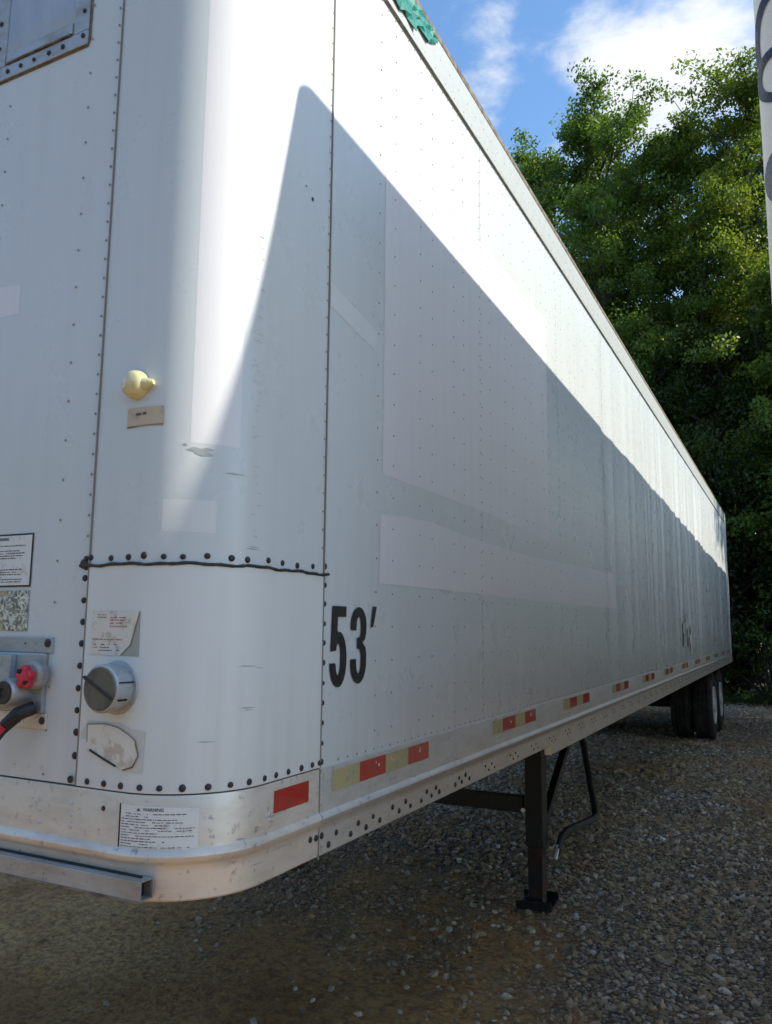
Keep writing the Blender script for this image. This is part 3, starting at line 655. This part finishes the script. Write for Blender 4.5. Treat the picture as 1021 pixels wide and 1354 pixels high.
mb = MB(); mb.box(-.235, -.165, LY+.34, LY+.46, .96, 1.09); mb.build('mounting_wing', M['black'], T, bevel=.01)
mb = MB(); mb.tube([(-.2, 3.70, 1.02), (-.2, 3.82, .90), (-.2, 4.10, .43), (-.2, 4.11, .39), (-.205, 4.05, .365), (-.215, 3.36, .43), (-.225, 3.27, .41), (-.235, 3.22, .35)], .023, 10)
mb.build('crank_handle', M['black'], T, True)
mb = MB(); mb.tube([(-.235, 3.225, .37), (-.24, 3.17, .30)], .015, 8); mb.build('crank_grip', M['galv'], T, True)
mb = MB(); mb.lathe([(.014, 0), (.012, .01)], (-.42, LY-.085, .58), 'y', 8); mb.build('brace_bolt', M['alubright'], T)
# wheels
def wheel_parts(x_out, y, hub):
    w = MB(); n = 48
    pr = [(.29, -.02), (.34, .0), (.44, .012), (.495, -.004), (.515, -.03)]
    for g in (.075, .13, .185): pr += [(.517, -g+.012), (.503, -g+.008), (.503, -g-.004), (.517, -g-.008)]
    pr += [(.515, -.235), (.495, -.262), (.44, -.275), (.34, -.262), (.29, -.245)]
    w.lathe(pr, (x_out-.012, y, .512), 'x', n); return w.build('tyre', M['rubber'], T, True)
for y in (12.02, 13.24):
    for side_ in (0, 1):
        for inner in (0, 1):
            xo = -.035-.335*inner
            if side_: xo = XL+.035+.27+.335*inner
            t_ = wheel_parts(xo, y, not inner)
            mb = MB(); xr = xo-.012
            if side_: mb.lathe([(.292, -.262), (.288, -.275), (.27, -.27), (.255, -.23), (.17, -.2), (.11, -.2), (.10, -.27), (.0005, -.272)], (xr, y, .512), 'x', 36)
            else: mb.lathe([(.292, -.012), (.288, .008), (.27, .004), (.255, -.035), (.17, -.065), (.11, -.062), (.10, .012), (.0005, .014)], (xr, y, .512), 'x', 36)
            rm_ = mb.build('rim', M['rim'], T, True); rm_.parent = t_
    mb = MB(); mb.tube([(-2.3, y, .512), (-.3, y, .512)], .065, 12); mb.build('axle', M['dark'], T, True)
    mb = MB(); mb.beam((-.80, y-.55, .66), (-.80, y+.55, .66), .08, .06); mb.beam((-1.79, y-.55, .66), (-1.79, y+.55, .66), .08, .06); mb.box(-.86, -.74, y-.62, y-.50, .62, .99); mb.box(-1.85, -1.73, y-.62, y-.50, .62, .99); mb.build('suspension_hanger', M['dark'], T)
for xx in (-.70, XL+.08):
    mb = MB(); mb.box(xx, xx+.62, 14.05, 14.058, .28, 1.05); mb.build('mud_flap', M['rubber'], T)
mb = MB(); mb.box(-2.3, -.3, YR-.12, YR-.02, .50, .60); mb.box(-.75, -.67, YR-.1, YR-.04, .6, 1.05); mb.box(-1.92, -1.84, YR-.1, YR-.04, .6, 1.05); mb.build('rear_guard', M['dark'], T)

# ------------------------------------------------------------------ neighbour trailer
Nt = tag(empty('semi_trailer', (1.135, .14, 0)), 'cream neighbouring semi trailer with navy numbers down its corner, at the right picture edge', 'trailer')
Nt.rotation_euler = (0, 0, R(-2.0))
nr = .05; ang = R(7.6)                       # nose sweep made up so that its cast shadow edge slants
def npl(o=0.):                              # plan outline, counter-clockwise, from left rear
    A = Vector((0, 0)); dl = Vector((math.cos(ang), math.sin(ang)))
    pts_ = [Vector((-o, 15.9))]
    c0 = Vector((nr, nr*1.05)); a0, a1 = R(180), R(270)+ang
    pts_ += [c0+(nr+o)*Vector((math.cos(a0+(a1-a0)*i/8), math.sin(a0+(a1-a0)*i/8))) for i in range(9)]
    B = Vector((2.5, pts_[-1].y+math.tan(ang)*2.45)); pts_ += [B, Vector((2.59+o, B.y+.12)), Vector((2.59+o, 15.9))]
    return pts_
def nsweep(name, z0, z1, o, mt, closed=True, smooth=True):
    pl = npl(o); n = len(pl); V = [(p.x, p.y, z) for z in (z0, z1) for p in pl]
    F = [(i, (i+1) % n, n+(i+1) % n, n+i) for i in range(n)]+[tuple(range(n))[::-1], tuple(range(n, 2*n))]
    mb = MB(); mb.add(V, F); return mb.build(name, mt, Nt, smooth)
nsweep('body_shell', 1.30, 4.02, 0, M['neigh']); nsweep('bottom_rail', 1.08, 1.299, .006, M['alu']); nsweep('roof', 4.0205, 4.09, .008, M['railpaint'])
pl = npl(.003)
def npos(d):                                # walk along the nose from the left wall, returns point and normal
    q = pl[1:11]; acc = 0
    for a, b in zip(q, q[1:]):
        l = (b-a).length
        if acc+l >= d or b is q[-1]:
            t_ = (b-a)/l; return a+t_*(d-acc), t_
        acc += l
def nring(d, z, w, h, st, a0=0, a1=360, mt=None):
    V = []; n = 40
    for i in range(n+1):
        a = R(a0+(a1-a0)*i/n)
        for k_ in (0, 1):
            p, t_ = npos(max(0, d+w/2+(w/2-st*k_)*math.cos(a))); V.append((p.x, p.y, z+h/2+(h/2-st*1.1*k_)*math.sin(a)))
    mesh('number', V, [(2*i, 2*i+1, 2*i+3, 2*i+2) for i in range(n)], mt or M['navy'], Nt)
def nbar(d, z, w, h):
    V = [(*npos(d+a)[0], b) for a, b in ((0, z), (w, z), (w, z+h), (0, z+h))]; mesh('number', V, [(0, 1, 2, 3)], M['navy'], Nt)
nring(.012, 2.97, .15, .15, .022); nring(.012, 2.99, .20, .30, .022, 90, 200)
nring(.022, 2.70, .15, .16, .024, mt=M['slate'] if 'slate' in M else M.setdefault('slate', mat('faded_slate_lettering', (.16, .18, .21), .6)))
nbar(.052, 2.555, .10, .085); nbar(.05, 2.46, .05, .03)
for xx in (.36, 2.2):
    mb = MB(); mb.box(xx-.07, xx+.07, 2.5, 2.64, .4, 1.08); lg = mb.build('landing_leg', M['black'], Nt, bevel=.006)
    mb = MB(); mb.box(xx-.055, xx+.055, 2.515, 2.625, .04, .41); mb.box(xx-.13, xx+.13, 2.46, 2.68, 0.005, .04); mb.build('foot', M['black'], lg)
for ob in [o for o in T.children if o.name.startswith('tyre')]:
    c = ob.copy(); scene.collection.objects.link(c); c.parent = Nt; c.location = (2.59, .2, 0)
    for ch in ob.children:
        c2 = ch.copy(); scene.collection.objects.link(c2); c2.parent = c
mb = MB(); mb.box(.35, 2.25, 2.54, 2.6, .6, .7); mb.build('cross_brace', M['black'], Nt)
for y in (12.22, 13.44):
    mb = MB(); mb.tube([(.3, y, .512), (2.3, y, .512)], .065, 10); mb.box(.75, .85, y-.5, y+.5, .6, 1.08); mb.box(1.75, 1.85, y-.5, y+.5, .6, 1.08); mb.build('axle', M['dark'], Nt)

# ------------------------------------------------------------------ ground
def gz(x, y):
    h = .035*noise.noise((x*.45, y*.45, 1.3))+.020*noise.noise((x*1.7, y*1.1, 5))+.011*noise.noise((x*6, y*4, 9))+.006*noise.noise((x*15, y*13, 4))
    return h-.012
def gravel_w(x, y):                          # 1 = full gravel, 0 = bare dirt
    n = noise.noise((x*.7, y*.7, 2.2))+.5*noise.noise((x*2.3, y*2.3, 3.1))
    w = .55+.5*n
    # dirt at the front, gravel to the side and rear
    u_ = max(0., min(1., (x+.7)/1.8)); edge = 3.0-1.35*u_*u_*(3-2*u_)+.9*noise.noise((x*.9, y*.9, 8))+.35*noise.noise((x*2.6, y*2.6, 4))
    w += (y-edge)*.45
    if x < -2.2: w -= .35*(-2.2-x)
    return max(.04+.42*max(0, n-.05), min(1, w))
def gridcoords(lo, hi, f0, f1, fs, cs):
    a = list(np.arange(f0, f1+1e-6, fs)); 
    v = f0; st = fs
    while v > lo: st = min(st*1.35, cs); v -= st; a.insert(0, v)
    v = f1; st = fs
    while v < hi: st = min(st*1.35, cs); v += st; a.append(v)
    return a
gxs = gridcoords(-1500, 1500, -4.5, 2.0, .035, 250); gys = gridcoords(-1500, 1500, .4, 6.0, .035, 250)
V = []; gw = []
for y in gys:
    for x in gxs:
        near = 1 if (abs(x) < 60 and abs(y) < 60) else 0
        V.append((x, y, gz(x, y) if near else -.012)); gw.append(gravel_w(x, y) if near else .5)
nx = len(gxs); F = [(j*nx+i, j*nx+i+1, (j+1)*nx+i+1, (j+1)*nx+i) for j in range(len(gys)-1) for i in range(nx-1)]
def ground_mat(t, b):
    q = NT(t)
    at = q.n.new('ShaderNodeAttribute'); at.attribute_name = 'gravel'
    dirt = q.mix(q.rng(q.noise(1.1, 6, .65), .35, .65), (.50, .275, .10), (.66, .41, .175))
    dirt = q.mix(q.rng(q.noise(26, 6, .7), .42, .62), dirt, (.27, .155, .075))
    v = q.voro(42, None, 'F1', 'Color'); vd = q.voro(42)
    sep_ = q.n.new('ShaderNodeSeparateColor'); t.links.new(v, sep_.inputs[0])
    gcol = q.mix(sep_.outputs[0], (.17, .15, .12), (.52, .48, .41)); gcol = q.mix(q.rng(vd, .25, .6), gcol, (.09, .075, .06))
    gcol = q.mix(q.m('MULTIPLY', q.rng(sep_.outputs[1], .75, .9), .6), gcol, (.33, .24, .15))
    f = q.rng(q.m('ADD', at.outputs['Fac'], q.m('MULTIPLY', q.m('SUBTRACT', q.noise(7, 5, .7), .5), 1.5)), .25, .9)
    far = q.mix(q.rng(q.noise(.25, 4, .6), .52, .62), gcol, (.10, .085, .05))
    sx = q.n.new('ShaderNodeSeparateXYZ'); t.links.new(q.co, sx.inputs[0])
    gcol = q.mix(q.rng(sx.outputs[1], 15, 19), gcol, far)
    field = q.mix(q.noise(.3, 4), (.06, .08, .025), (.15, .125, .075)); damp = q.mix(q.rng(q.noise(.9, 4, .6, q.map((1, .6, 1))), .40, .62), (1, 1, 1), (.72, .66, .60)); dirt = q.mix(1., dirt, damp, 'MULTIPLY')
    away = q.m('MAXIMUM', q.rng(sx.outputs[1], -5, -10), q.rng(q.m('ABSOLUTE', sx.outputs[0], 0), 9, 14)); dirt = q.mix(away, dirt, field); gcol = q.mix(away, gcol, field)  # unseen outer ground made a darker field to cut bounce light
    t.links.new(q.mix(f, dirt, gcol), b.inputs['Base Color'])
    h = q.m('ADD', q.m('MULTIPLY', q.m('SUBTRACT', 1., vd), .7), q.noise(30, 6, .7))
    t.links.new(q.bump(h, .9, .02), b.inputs['Normal'])
M['ground'] = mat('dirt_and_gravel_ground', (.1, .08, .06), .95, 0, ground_mat, spec=.2)
go = mesh('ground', V, F, M['ground'], None, True); tag(go, kind='structure')
at = go.data.attributes.new('gravel', 'FLOAT', 'POINT'); at.data.foreach_set('value', gw)
# gravel stones as instances of small rocks
pts = []
def scatter(x0, x1, y0, y1, dens, smin, smax):
    for _ in range(int((x1-x0)*(y1-y0)*dens)):
        x, y = random.uniform(x0, x1), random.uniform(y0, y1); w = gravel_w(x, y)
        if random.random() < w**1.4*1.0:
            s = smin*(smax*1.25/smin)**(random.random()**2.1); pts.append((x, y, gz(x, y)+s*.10, s))
scatter(-4.5, 1.5, .4, 3.6, 2500, .006, .036)
scatter(-4.0, 1.5, 3.6, 7.0, 1500, .011, .042)
scatter(-3.5, 1.6, 7.0, 12.0, 800, .018, .048)
scatter(-3.5, 2.4, 12.0, 19.0, 420, .02, .045)
me = bpy.data.meshes.new('gravel'); me.from_pydata([p[:3] for p in pts], [], [])
a_ = me.attributes.new('size', 'FLOAT', 'POINT'); a_.data.foreach_set('value', [p[3] for p in pts])
def stone_mat(t, b):
    q = NT(t); oi = q.n.new('ShaderNodeObjectInfo'); gp_ = q.n.new('ShaderNodeNewGeometry')
    r_ = q.n.new('ShaderNodeValToRGB'); t.links.new(oi.outputs['Random'], r_.inputs[0])
    e = r_.color_ramp.elements; e[0].position = 0; e[0].color = (.10, .09, .075, 1); e[1].position = 1; e[1].color = (.74, .71, .64, 1)
    for p_, c_ in ((.3, (.24, .22, .18, 1)), (.5, (.40, .31, .20, 1)), (.62, (.40, .395, .37, 1)), (.8, (.42, .28, .16, 1)), (.92, (.55, .545, .52, 1))):
        x_ = r_.color_ramp.elements.new(p_); x_.color = c_
    area = q.rng(q.noise(.8, 4, .6, gp_.outputs['Position']), .38, .62, .1, .75)
    t.links.new(q.mix(area, r_.outputs[0], q.mix(q.noise(2, 2), (.29, .17, .075), (.46, .31, .16))), b.inputs['Base Color'])
M['stone'] = mat('crushed_stone', (.2, .2, .19), .85, 0, stone_mat, spec=.3)
me.materials.append(M['stone'])
gv = bpy.data.objects.new('gravel', me); link(gv); tag(gv, 'loose grey and brown crushed stone gravel scattered under and beside the trailer', 'gravel', kind='stuff')
ng = bpy.data.node_groups.new('scatter_gravel', 'GeometryNodeTree')
ng.interface.new_socket('Geometry', in_out='INPUT', socket_type='NodeSocketGeometry'); ng.interface.new_socket('Geometry', in_out='OUTPUT', socket_type='NodeSocketGeometry')
gi = ng.nodes.new('NodeGroupInput'); goo = ng.nodes.new('NodeGroupOutput')
g2i = ng.nodes.new('GeometryNodeGeometryToInstance')
for v_ in range(5):
    ico = ng.nodes.new('GeometryNodeMeshIcoSphere'); ico.inputs['Radius'].default_value = .5; ico.inputs['Subdivisions'].default_value = 2
    sp = ng.nodes.new('GeometryNodeSetPosition'); ng.links.new(ico.outputs[0], sp.inputs[0])
    pos = ng.nodes.new('GeometryNodeInputPosition'); nn = ng.nodes.new('ShaderNodeTexNoise'); nn.noise_dimensions = '4D'
    nn.inputs['W'].default_value = v_*7.3; nn.inputs['Scale'].default_value = 1.6; nn.inputs['Detail'].default_value = 1
    ng.links.new(pos.outputs[0], nn.inputs['Vector'])
    sb = ng.nodes.new('ShaderNodeVectorMath'); sb.operation = 'SUBTRACT'; sb.inputs[1].default_value = (.5, .5, .5); ng.links.new(nn.outputs['Color'], sb.inputs[0])
    ml = ng.nodes.new('ShaderNodeVectorMath'); ml.operation = 'MULTIPLY'; ml.inputs[1].default_value = (1.1, 1.1, 1.1); ng.links.new(sb.outputs[0], ml.inputs[0])
    ng.links.new(ml.outputs[0], sp.inputs['Offset'])
    sm = ng.nodes.new('GeometryNodeSetMaterial'); sm.inputs['Material'].default_value = M['stone']; ng.links.new(sp.outputs[0], sm.inputs[0])
    ng.links.new(sm.outputs[0], g2i.inputs[0])
iop = ng.nodes.new('GeometryNodeInstanceOnPoints'); ng.links.new(gi.outputs[0], iop.inputs['Points']); ng.links.new(g2i.outputs[0], iop.inputs['Instance'])
iop.inputs['Pick Instance'].default_value = True
ri = ng.nodes.new('FunctionNodeRandomValue'); ri.data_type = 'INT'
[s_ for s_ in ri.inputs if s_.name == 'Min' and s_.type == 'INT'][0].default_value = 0
[s_ for s_ in ri.inputs if s_.name == 'Max' and s_.type == 'INT'][0].default_value = 4
ng.links.new([s_ for s_ in ri.outputs if s_.type == 'INT'][0], iop.inputs['Instance Index'])
rv = ng.nodes.new('FunctionNodeRandomValue'); rv.data_type = 'FLOAT_VECTOR'
rv.inputs[0].default_value = (-.5, -.5, 0); rv.inputs[1].default_value = (.5, .5, 6.28)
ng.links.new(rv.outputs[0], iop.inputs['Rotation'])
na = ng.nodes.new('GeometryNodeInputNamedAttribute'); na.data_type = 'FLOAT'; na.inputs[0].default_value = 'size'
rs = ng.nodes.new('FunctionNodeRandomValue'); rs.data_type = 'FLOAT_VECTOR'; rs.inputs[0].default_value = (.7, .6, .4); rs.inputs[1].default_value = (1.3, 1., .8)
vm = ng.nodes.new('ShaderNodeVectorMath'); vm.operation = 'SCALE'; ng.links.new(rs.outputs[0], vm.inputs[0]); ng.links.new(na.outputs[0], vm.inputs['Scale'])
ng.links.new(vm.outputs[0], iop.inputs['Scale'])
ng.links.new(iop.outputs[0], goo.inputs[0])
gm_ = gv.modifiers.new('scatter', 'NODES'); gm_.node_group = ng

# ------------------------------------------------------------------ trees
def leaf_mat(name, c1, c2, tr):
    m_ = bpy.data.materials.new(name); m_.use_nodes = True; t = m_.node_tree; n = t.nodes; l = t.links
    for x in list(n): n.remove(x)
    o = n.new('ShaderNodeOutputMaterial'); q = NT(t)
    geo = n.new('ShaderNodeNewGeometry')
    c = q.mix(geo.outputs['Random Per Island'], c1, c2)
    c = q.mix(q.rng(q.noise(.55, 3, .6), .4, .62), c, tuple(v*1.0 for v in (c2[0]*1.25, c2[1]*1.1, c2[2]*.8)))
    d = n.new('ShaderNodeBsdfPrincipled'); d.inputs['Roughness'].default_value = .45; d.inputs['Specular IOR Level'].default_value = .35; l.new(c, d.inputs['Base Color'])
    tl = n.new('ShaderNodeBsdfTranslucent'); tc_ = q.mix(1., c, tr, 'MULTIPLY'); l.new(tc_, tl.inputs[0])
    mxs = n.new('ShaderNodeMixShader'); mxs.inputs[0].default_value = .42; l.new(d.outputs[0], mxs.inputs[1]); l.new(tl.outputs[0], mxs.inputs[2]); l.new(mxs.outputs[0], o.inputs[0])
    return m_
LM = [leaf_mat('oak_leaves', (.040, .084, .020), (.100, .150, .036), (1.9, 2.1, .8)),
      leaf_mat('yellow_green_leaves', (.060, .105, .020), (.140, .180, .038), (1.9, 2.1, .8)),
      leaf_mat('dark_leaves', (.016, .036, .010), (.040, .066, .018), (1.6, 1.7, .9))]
M['bark'] = mat('grey_brown_bark', (.11, .09, .07), .9, 0, worn((.055, .047, .038), (.03, .026, .02), .5, 6))
def leaves(name, cen, rad, per, size, mt, parent):
    """leaf-sized quads in clumps round the given twig ends"""
    cen = np.array(cen, float); n = len(cen); rad = np.broadcast_to(rad, (n,))
    c = np.repeat(cen, per, 0); rr = np.repeat(rad, per)
    d = rng.normal(size=(len(c), 3)); d /= np.linalg.norm(d, axis=1)[:, None]
    p = c+d*(rr*rng.random(len(c))**.5)[:, None]*np.array([1, 1, .62])
    a = rng.normal(size=(len(c), 3)); a /= np.linalg.norm(a, axis=1)[:, None]
    up = rng.normal(size=(len(c), 3))*.8+np.array([0, 0, 1.]); b = np.cross(a, up); b /= np.linalg.norm(b, axis=1)[:, None]
    s = size*rng.uniform(.6, 1.35, len(c))[:, None]
    V = np.stack([p-a*s*.5, p+b*s*.3, p+a*s*.55, p-b*s*.3], 1).reshape(-1, 3)
    me = bpy.data.meshes.new(name); nq = len(c)
    me.vertices.add(nq*4); me.vertices.foreach_set('co', V.astype(np.float32).ravel())
    me.loops.add(nq*4); me.loops.foreach_set('vertex_index', np.arange(nq*4, dtype=np.int32))
    me.polygons.add(nq); me.polygons.foreach_set('loop_start', np.arange(0, nq*4, 4, dtype=np.int32))
    me.update(calc_edges=True); me.validate(); me.materials.append(mt)
    return link(bpy.data.objects.new(name, me), parent)
def tree(x, y, H, rad, base, label, mt, seed, size=.11, per=36, dens=1., group=None, lean=(0, 0)):
    rs_ = random.Random(seed); t = tag(empty('broadleaf_tree', (x, y, -.03)), label, 'tree', group)
    mb = MB(); tp = []; nseg = 9
    for i in range(nseg+1):
        f = i/nseg; tp.append(Vector((lean[0]*f+rs_.uniform(-.12, .12)*f*2, lean[1]*f+rs_.uniform(-.12, .12)*f*2, H*.93*f)))
    r0 = H*.009+.03; mb.tube(tp, [r0*(1.25 if i == 0 else 1)*(1-.93*i/nseg)+.012 for i in range(nseg+1)], 9)
    cen = []; crad = []
    nl = int(30*dens*(H-base)/12)+8
    for i in range(nl):
        f = base/H+(1-base/H)*((i+.5)/nl)*.97; fi = min(nseg-1, int(f/.93*nseg)) if f < .93 else nseg-1
        st = tp[fi].lerp(tp[fi+1], min(1, f/.93*nseg-fi)); g = (f-base/H)/(1-base/H)
        prof = (math.sin(math.pi*min(1, g*.80+.16))**.7)
        ln = rad*prof*rs_.uniform(.55, 1.2); az = i*2.4+rs_.uniform(-.6, .6); el = rs_.uniform(.15, .75)+.35*g
        d = Vector((math.cos(az)*math.cos(el), math.sin(az)*math.cos(el), math.sin(el)))
        lp = [st]
        for k_ in range(1, 5):
            q = lp[-1]+d*(ln/4)+Vector((rs_.uniform(-.1, .1), rs_.uniform(-.1, .1), rs_.uniform(-.05, .12)))*ln*.25; lp.append(q); d = (d+Vector((0, 0, -.05))).normalized()
        rl = .010*ln+.018; mb.tube(lp, [rl*(1-.2*j)+.006 for j in range(5)], 5, False)
        for k_ in range(1, 5):
            for w_ in range(3 if k_ > 1 else 1):
                az2 = rs_.uniform(0, 6.28); l2 = ln*rs_.uniform(.12, .36)+.15; e2 = rs_.uniform(-.2, .8)
                e = lp[k_]+Vector((math.cos(az2)*math.cos(e2), math.sin(az2)*math.cos(e2), math.sin(e2)))*l2
                mb.tube([lp[k_], lp[k_].lerp(e, .5)+Vector((0, 0, .05)), e], [.012, .009, .005], 4, False)
                cen.append(e); crad.append(rs_.uniform(.35, .78)*(.7+.12*rad/3)); 
                if rs_.random() < .6: cen.append(lp[k_].lerp(e, .55)); crad.append(rs_.uniform(.25, .5))
    for i in range(16): cen.append(tp[-1]+Vector((rs_.uniform(-.35, .35), rs_.uniform(-.35, .35), rs_.uniform(-1.3, .5)))); crad.append(rs_.uniform(.3, .5))
    mb.build('trunk', M['bark'], t, True)
    leaves('crown', cen, np.array(crad), per, size, mt, t); return t
# the row seen over the roof line, left to right
tree(-6.3, 23.5, 18.2, 3.0, 4, 'dark green tree at the far left of the row, just above the trailer roof', LM[0], 11, size=.11, per=70, lean=(.3, 0))
tree(-3.3, 21.5, 18.2, 2.9, 3, 'tall green tree with a feathery top under the big cloud, behind the trailer rear', LM[0], 12, size=.105, per=95)
tree(-1.2, 22.2, 17.3, 2.7, 3, 'tall tree with two upright tips in the middle of the tree row', LM[0], 13, size=.105, per=95)
tree(.75, 21.0, 17.4, 2.8, 4, 'tall yellow green sunlit tree beside the cream trailer', LM[1], 14, size=.105, per=95)
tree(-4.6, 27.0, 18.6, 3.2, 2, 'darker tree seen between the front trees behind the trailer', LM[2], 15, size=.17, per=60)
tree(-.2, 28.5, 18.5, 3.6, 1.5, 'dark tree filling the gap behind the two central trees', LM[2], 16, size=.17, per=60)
tree(3.4, 24.5, 18.0, 3.4, 2, 'tall tree partly hidden behind the cream trailer corner', LM[0], 17, size=.14, per=60)
tree(12.3, 20.2, 15.5, 3.4, 2.5, 'tree standing off to the right that shades the trailer rear', LM[0], 18, size=.22, per=45)
tree(7.4, 25.5, 18.0, 3.6, 2, 'unseen tree added further right behind the cream trailer to shade the thicket', LM[2], 19, size=.22, per=45)  # out of view, put in to shade the lower foliage
tree(1.6, 19.6, 11.0, 2.0, .6, 'lower leafy young tree at the right edge in front of the taller trunks', LM[0], 23, size=.11, per=60, dens=1.2)
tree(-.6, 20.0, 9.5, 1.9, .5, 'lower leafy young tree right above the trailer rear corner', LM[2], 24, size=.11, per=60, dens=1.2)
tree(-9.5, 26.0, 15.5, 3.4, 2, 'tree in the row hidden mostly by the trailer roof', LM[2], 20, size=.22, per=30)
tree(5.6, 20.5, 12.5, 3.0, 1.0, 'shorter dense tree added unseen behind the cream trailer end for its shade', LM[2], 21, size=.22, per=50)  # unseen, added so the thicket behind gets less sun
tree(10.2, 24.0, 17.0, 3.8, 1.5, 'tree added furthest right, out of view, to shade the row', LM[2], 22, size=.24, per=40)  # another unseen tree added to block sun from the right
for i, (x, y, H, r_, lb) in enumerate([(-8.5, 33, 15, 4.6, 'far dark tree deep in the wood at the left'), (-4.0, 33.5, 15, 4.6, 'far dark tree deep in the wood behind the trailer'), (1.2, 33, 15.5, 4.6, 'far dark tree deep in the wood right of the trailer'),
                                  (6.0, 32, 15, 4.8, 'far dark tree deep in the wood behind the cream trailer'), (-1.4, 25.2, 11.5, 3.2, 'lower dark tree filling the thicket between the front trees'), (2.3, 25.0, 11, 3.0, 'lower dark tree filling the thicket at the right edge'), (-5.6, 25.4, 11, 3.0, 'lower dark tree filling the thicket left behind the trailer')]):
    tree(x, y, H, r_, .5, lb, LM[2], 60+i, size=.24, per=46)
# understory
def shrub(x, y, H, rad, label, mt, seed, size=.09, per=40, n=46):
    rs_ = random.Random(seed); t = tag(empty('shrub', (x, y, -.02)), label, 'shrub')
    mb = MB(); cen = []
    for i in range(n):
        az = rs_.uniform(0, 6.28); rr = rad*rs_.random()**.5; h = H*(1-.45*(rr/rad)**2)*rs_.uniform(.15, 1)
        e = Vector((rr*math.cos(az), rr*math.sin(az), h)); mb.tube([(rs_.uniform(-.1, .1), rs_.uniform(-.1, .1), 0), e*.5+Vector((0, 0, .1)), e], [.02, .014, .006], 4, False); cen.append(e)
    mb.build('stem', M['bark'], t); leaves('foliage', cen, np.array([rs_.uniform(.25, .5)*rad/1.4 for _ in cen]), per, size, mt, t)
sh = [(-3.6, 19.4, 3.2, 1.6, 'dark shrub behind the trailer rear doors, lowest left of the thicket', 2), (-1.3, 19.8, 4.2, 1.7, 'tall dark shrub just right of the trailer rear corner', 2), (.6, 19.0, 2.3, 1.2, 'low green shrub with lighter leaves beside the trailer rear at the fence post', 0),
      (2.0, 20.0, 4.4, 1.7, 'tall dark shrub at the right picture edge', 2), (-.2, 21.4, 6.6, 2.0, 'high dark thicket shrub between the tree trunks', 2), (2.6, 22.5, 7.0, 2.2, 'high dark thicket shrub behind the right edge shrub', 2), (-3.0, 23.0, 7.0, 2.2, 'high dark thicket shrub left behind the trailer', 2),
      (-6, 21.5, 4.5, 2.1, 'broad shrub far left beneath the trees', 2), (5.0, 21.5, 6.0, 2.3, 'broad shrub off to the right beneath the trees', 2), (8.5, 22.0, 6.0, 2.6, 'broad shrub furthest right beneath the trees', 2)]
for i, (x, y, H, r_, lb, mi) in enumerate(sh): shrub(x, y, H, r_, lb, LM[mi], 40+i, .12 if H > 4 else .09, 46 if H > 4 else 40, 46 if H < 4 else 90)
mb = MB(); mb.tube([(.70, 18.6, -.05), (.71, 18.61, 1.45)], .03, 10); po = mb.build('fence_post', mat('weathered_post', (.07, .065, .055), .9), None, True)
tag(po, 'thin weathered upright post among the shrubs beyond the trailer rear', 'post')
# weeds and grass along the thicket edge
cen = []; 
for _ in range(420):
    x, y = random.uniform(-5, 4), 18.3+abs(random.gauss(0, 1.0)); cen.append((x, y, .05+random.random()*.10))
lo = leaves('weeds', cen, np.array([random.uniform(.10, .25) for _ in cen]), 16, .06, LM[2], None)
tag(lo, 'low green weeds growing along the edge of the thicket behind the trailer', 'weeds', kind='stuff')
cen = []; crad = []
for _ in range(520):
    a = random.uniform(R(150), R(345)); d_ = random.uniform(24, 31); cen.append((d_*math.cos(a), d_*math.sin(a)-2, random.uniform(.5, 12.5)*random.uniform(.6, 1))); crad.append(random.uniform(1.2, 2.2))
lo = leaves('added_wood', cen, np.array(crad), 40, .75, LM[2], None)  # unseen foliage belt put in to dim the trailer front
tag(lo, 'distant wood added unseen behind the camera to block low sky light', 'woods', kind='stuff')
cen = [(random.uniform(-.2, 1.2), random.uniform(3.4, 9), .01) for _ in range(9)]
lo = leaves('dry_weeds', cen, np.array([random.uniform(.04, .12) for _ in cen]), 16, .025, LM[2], None)
tag(lo, 'sparse dry yellowish weeds poking through the gravel beside the trailer', 'weeds', kind='stuff')
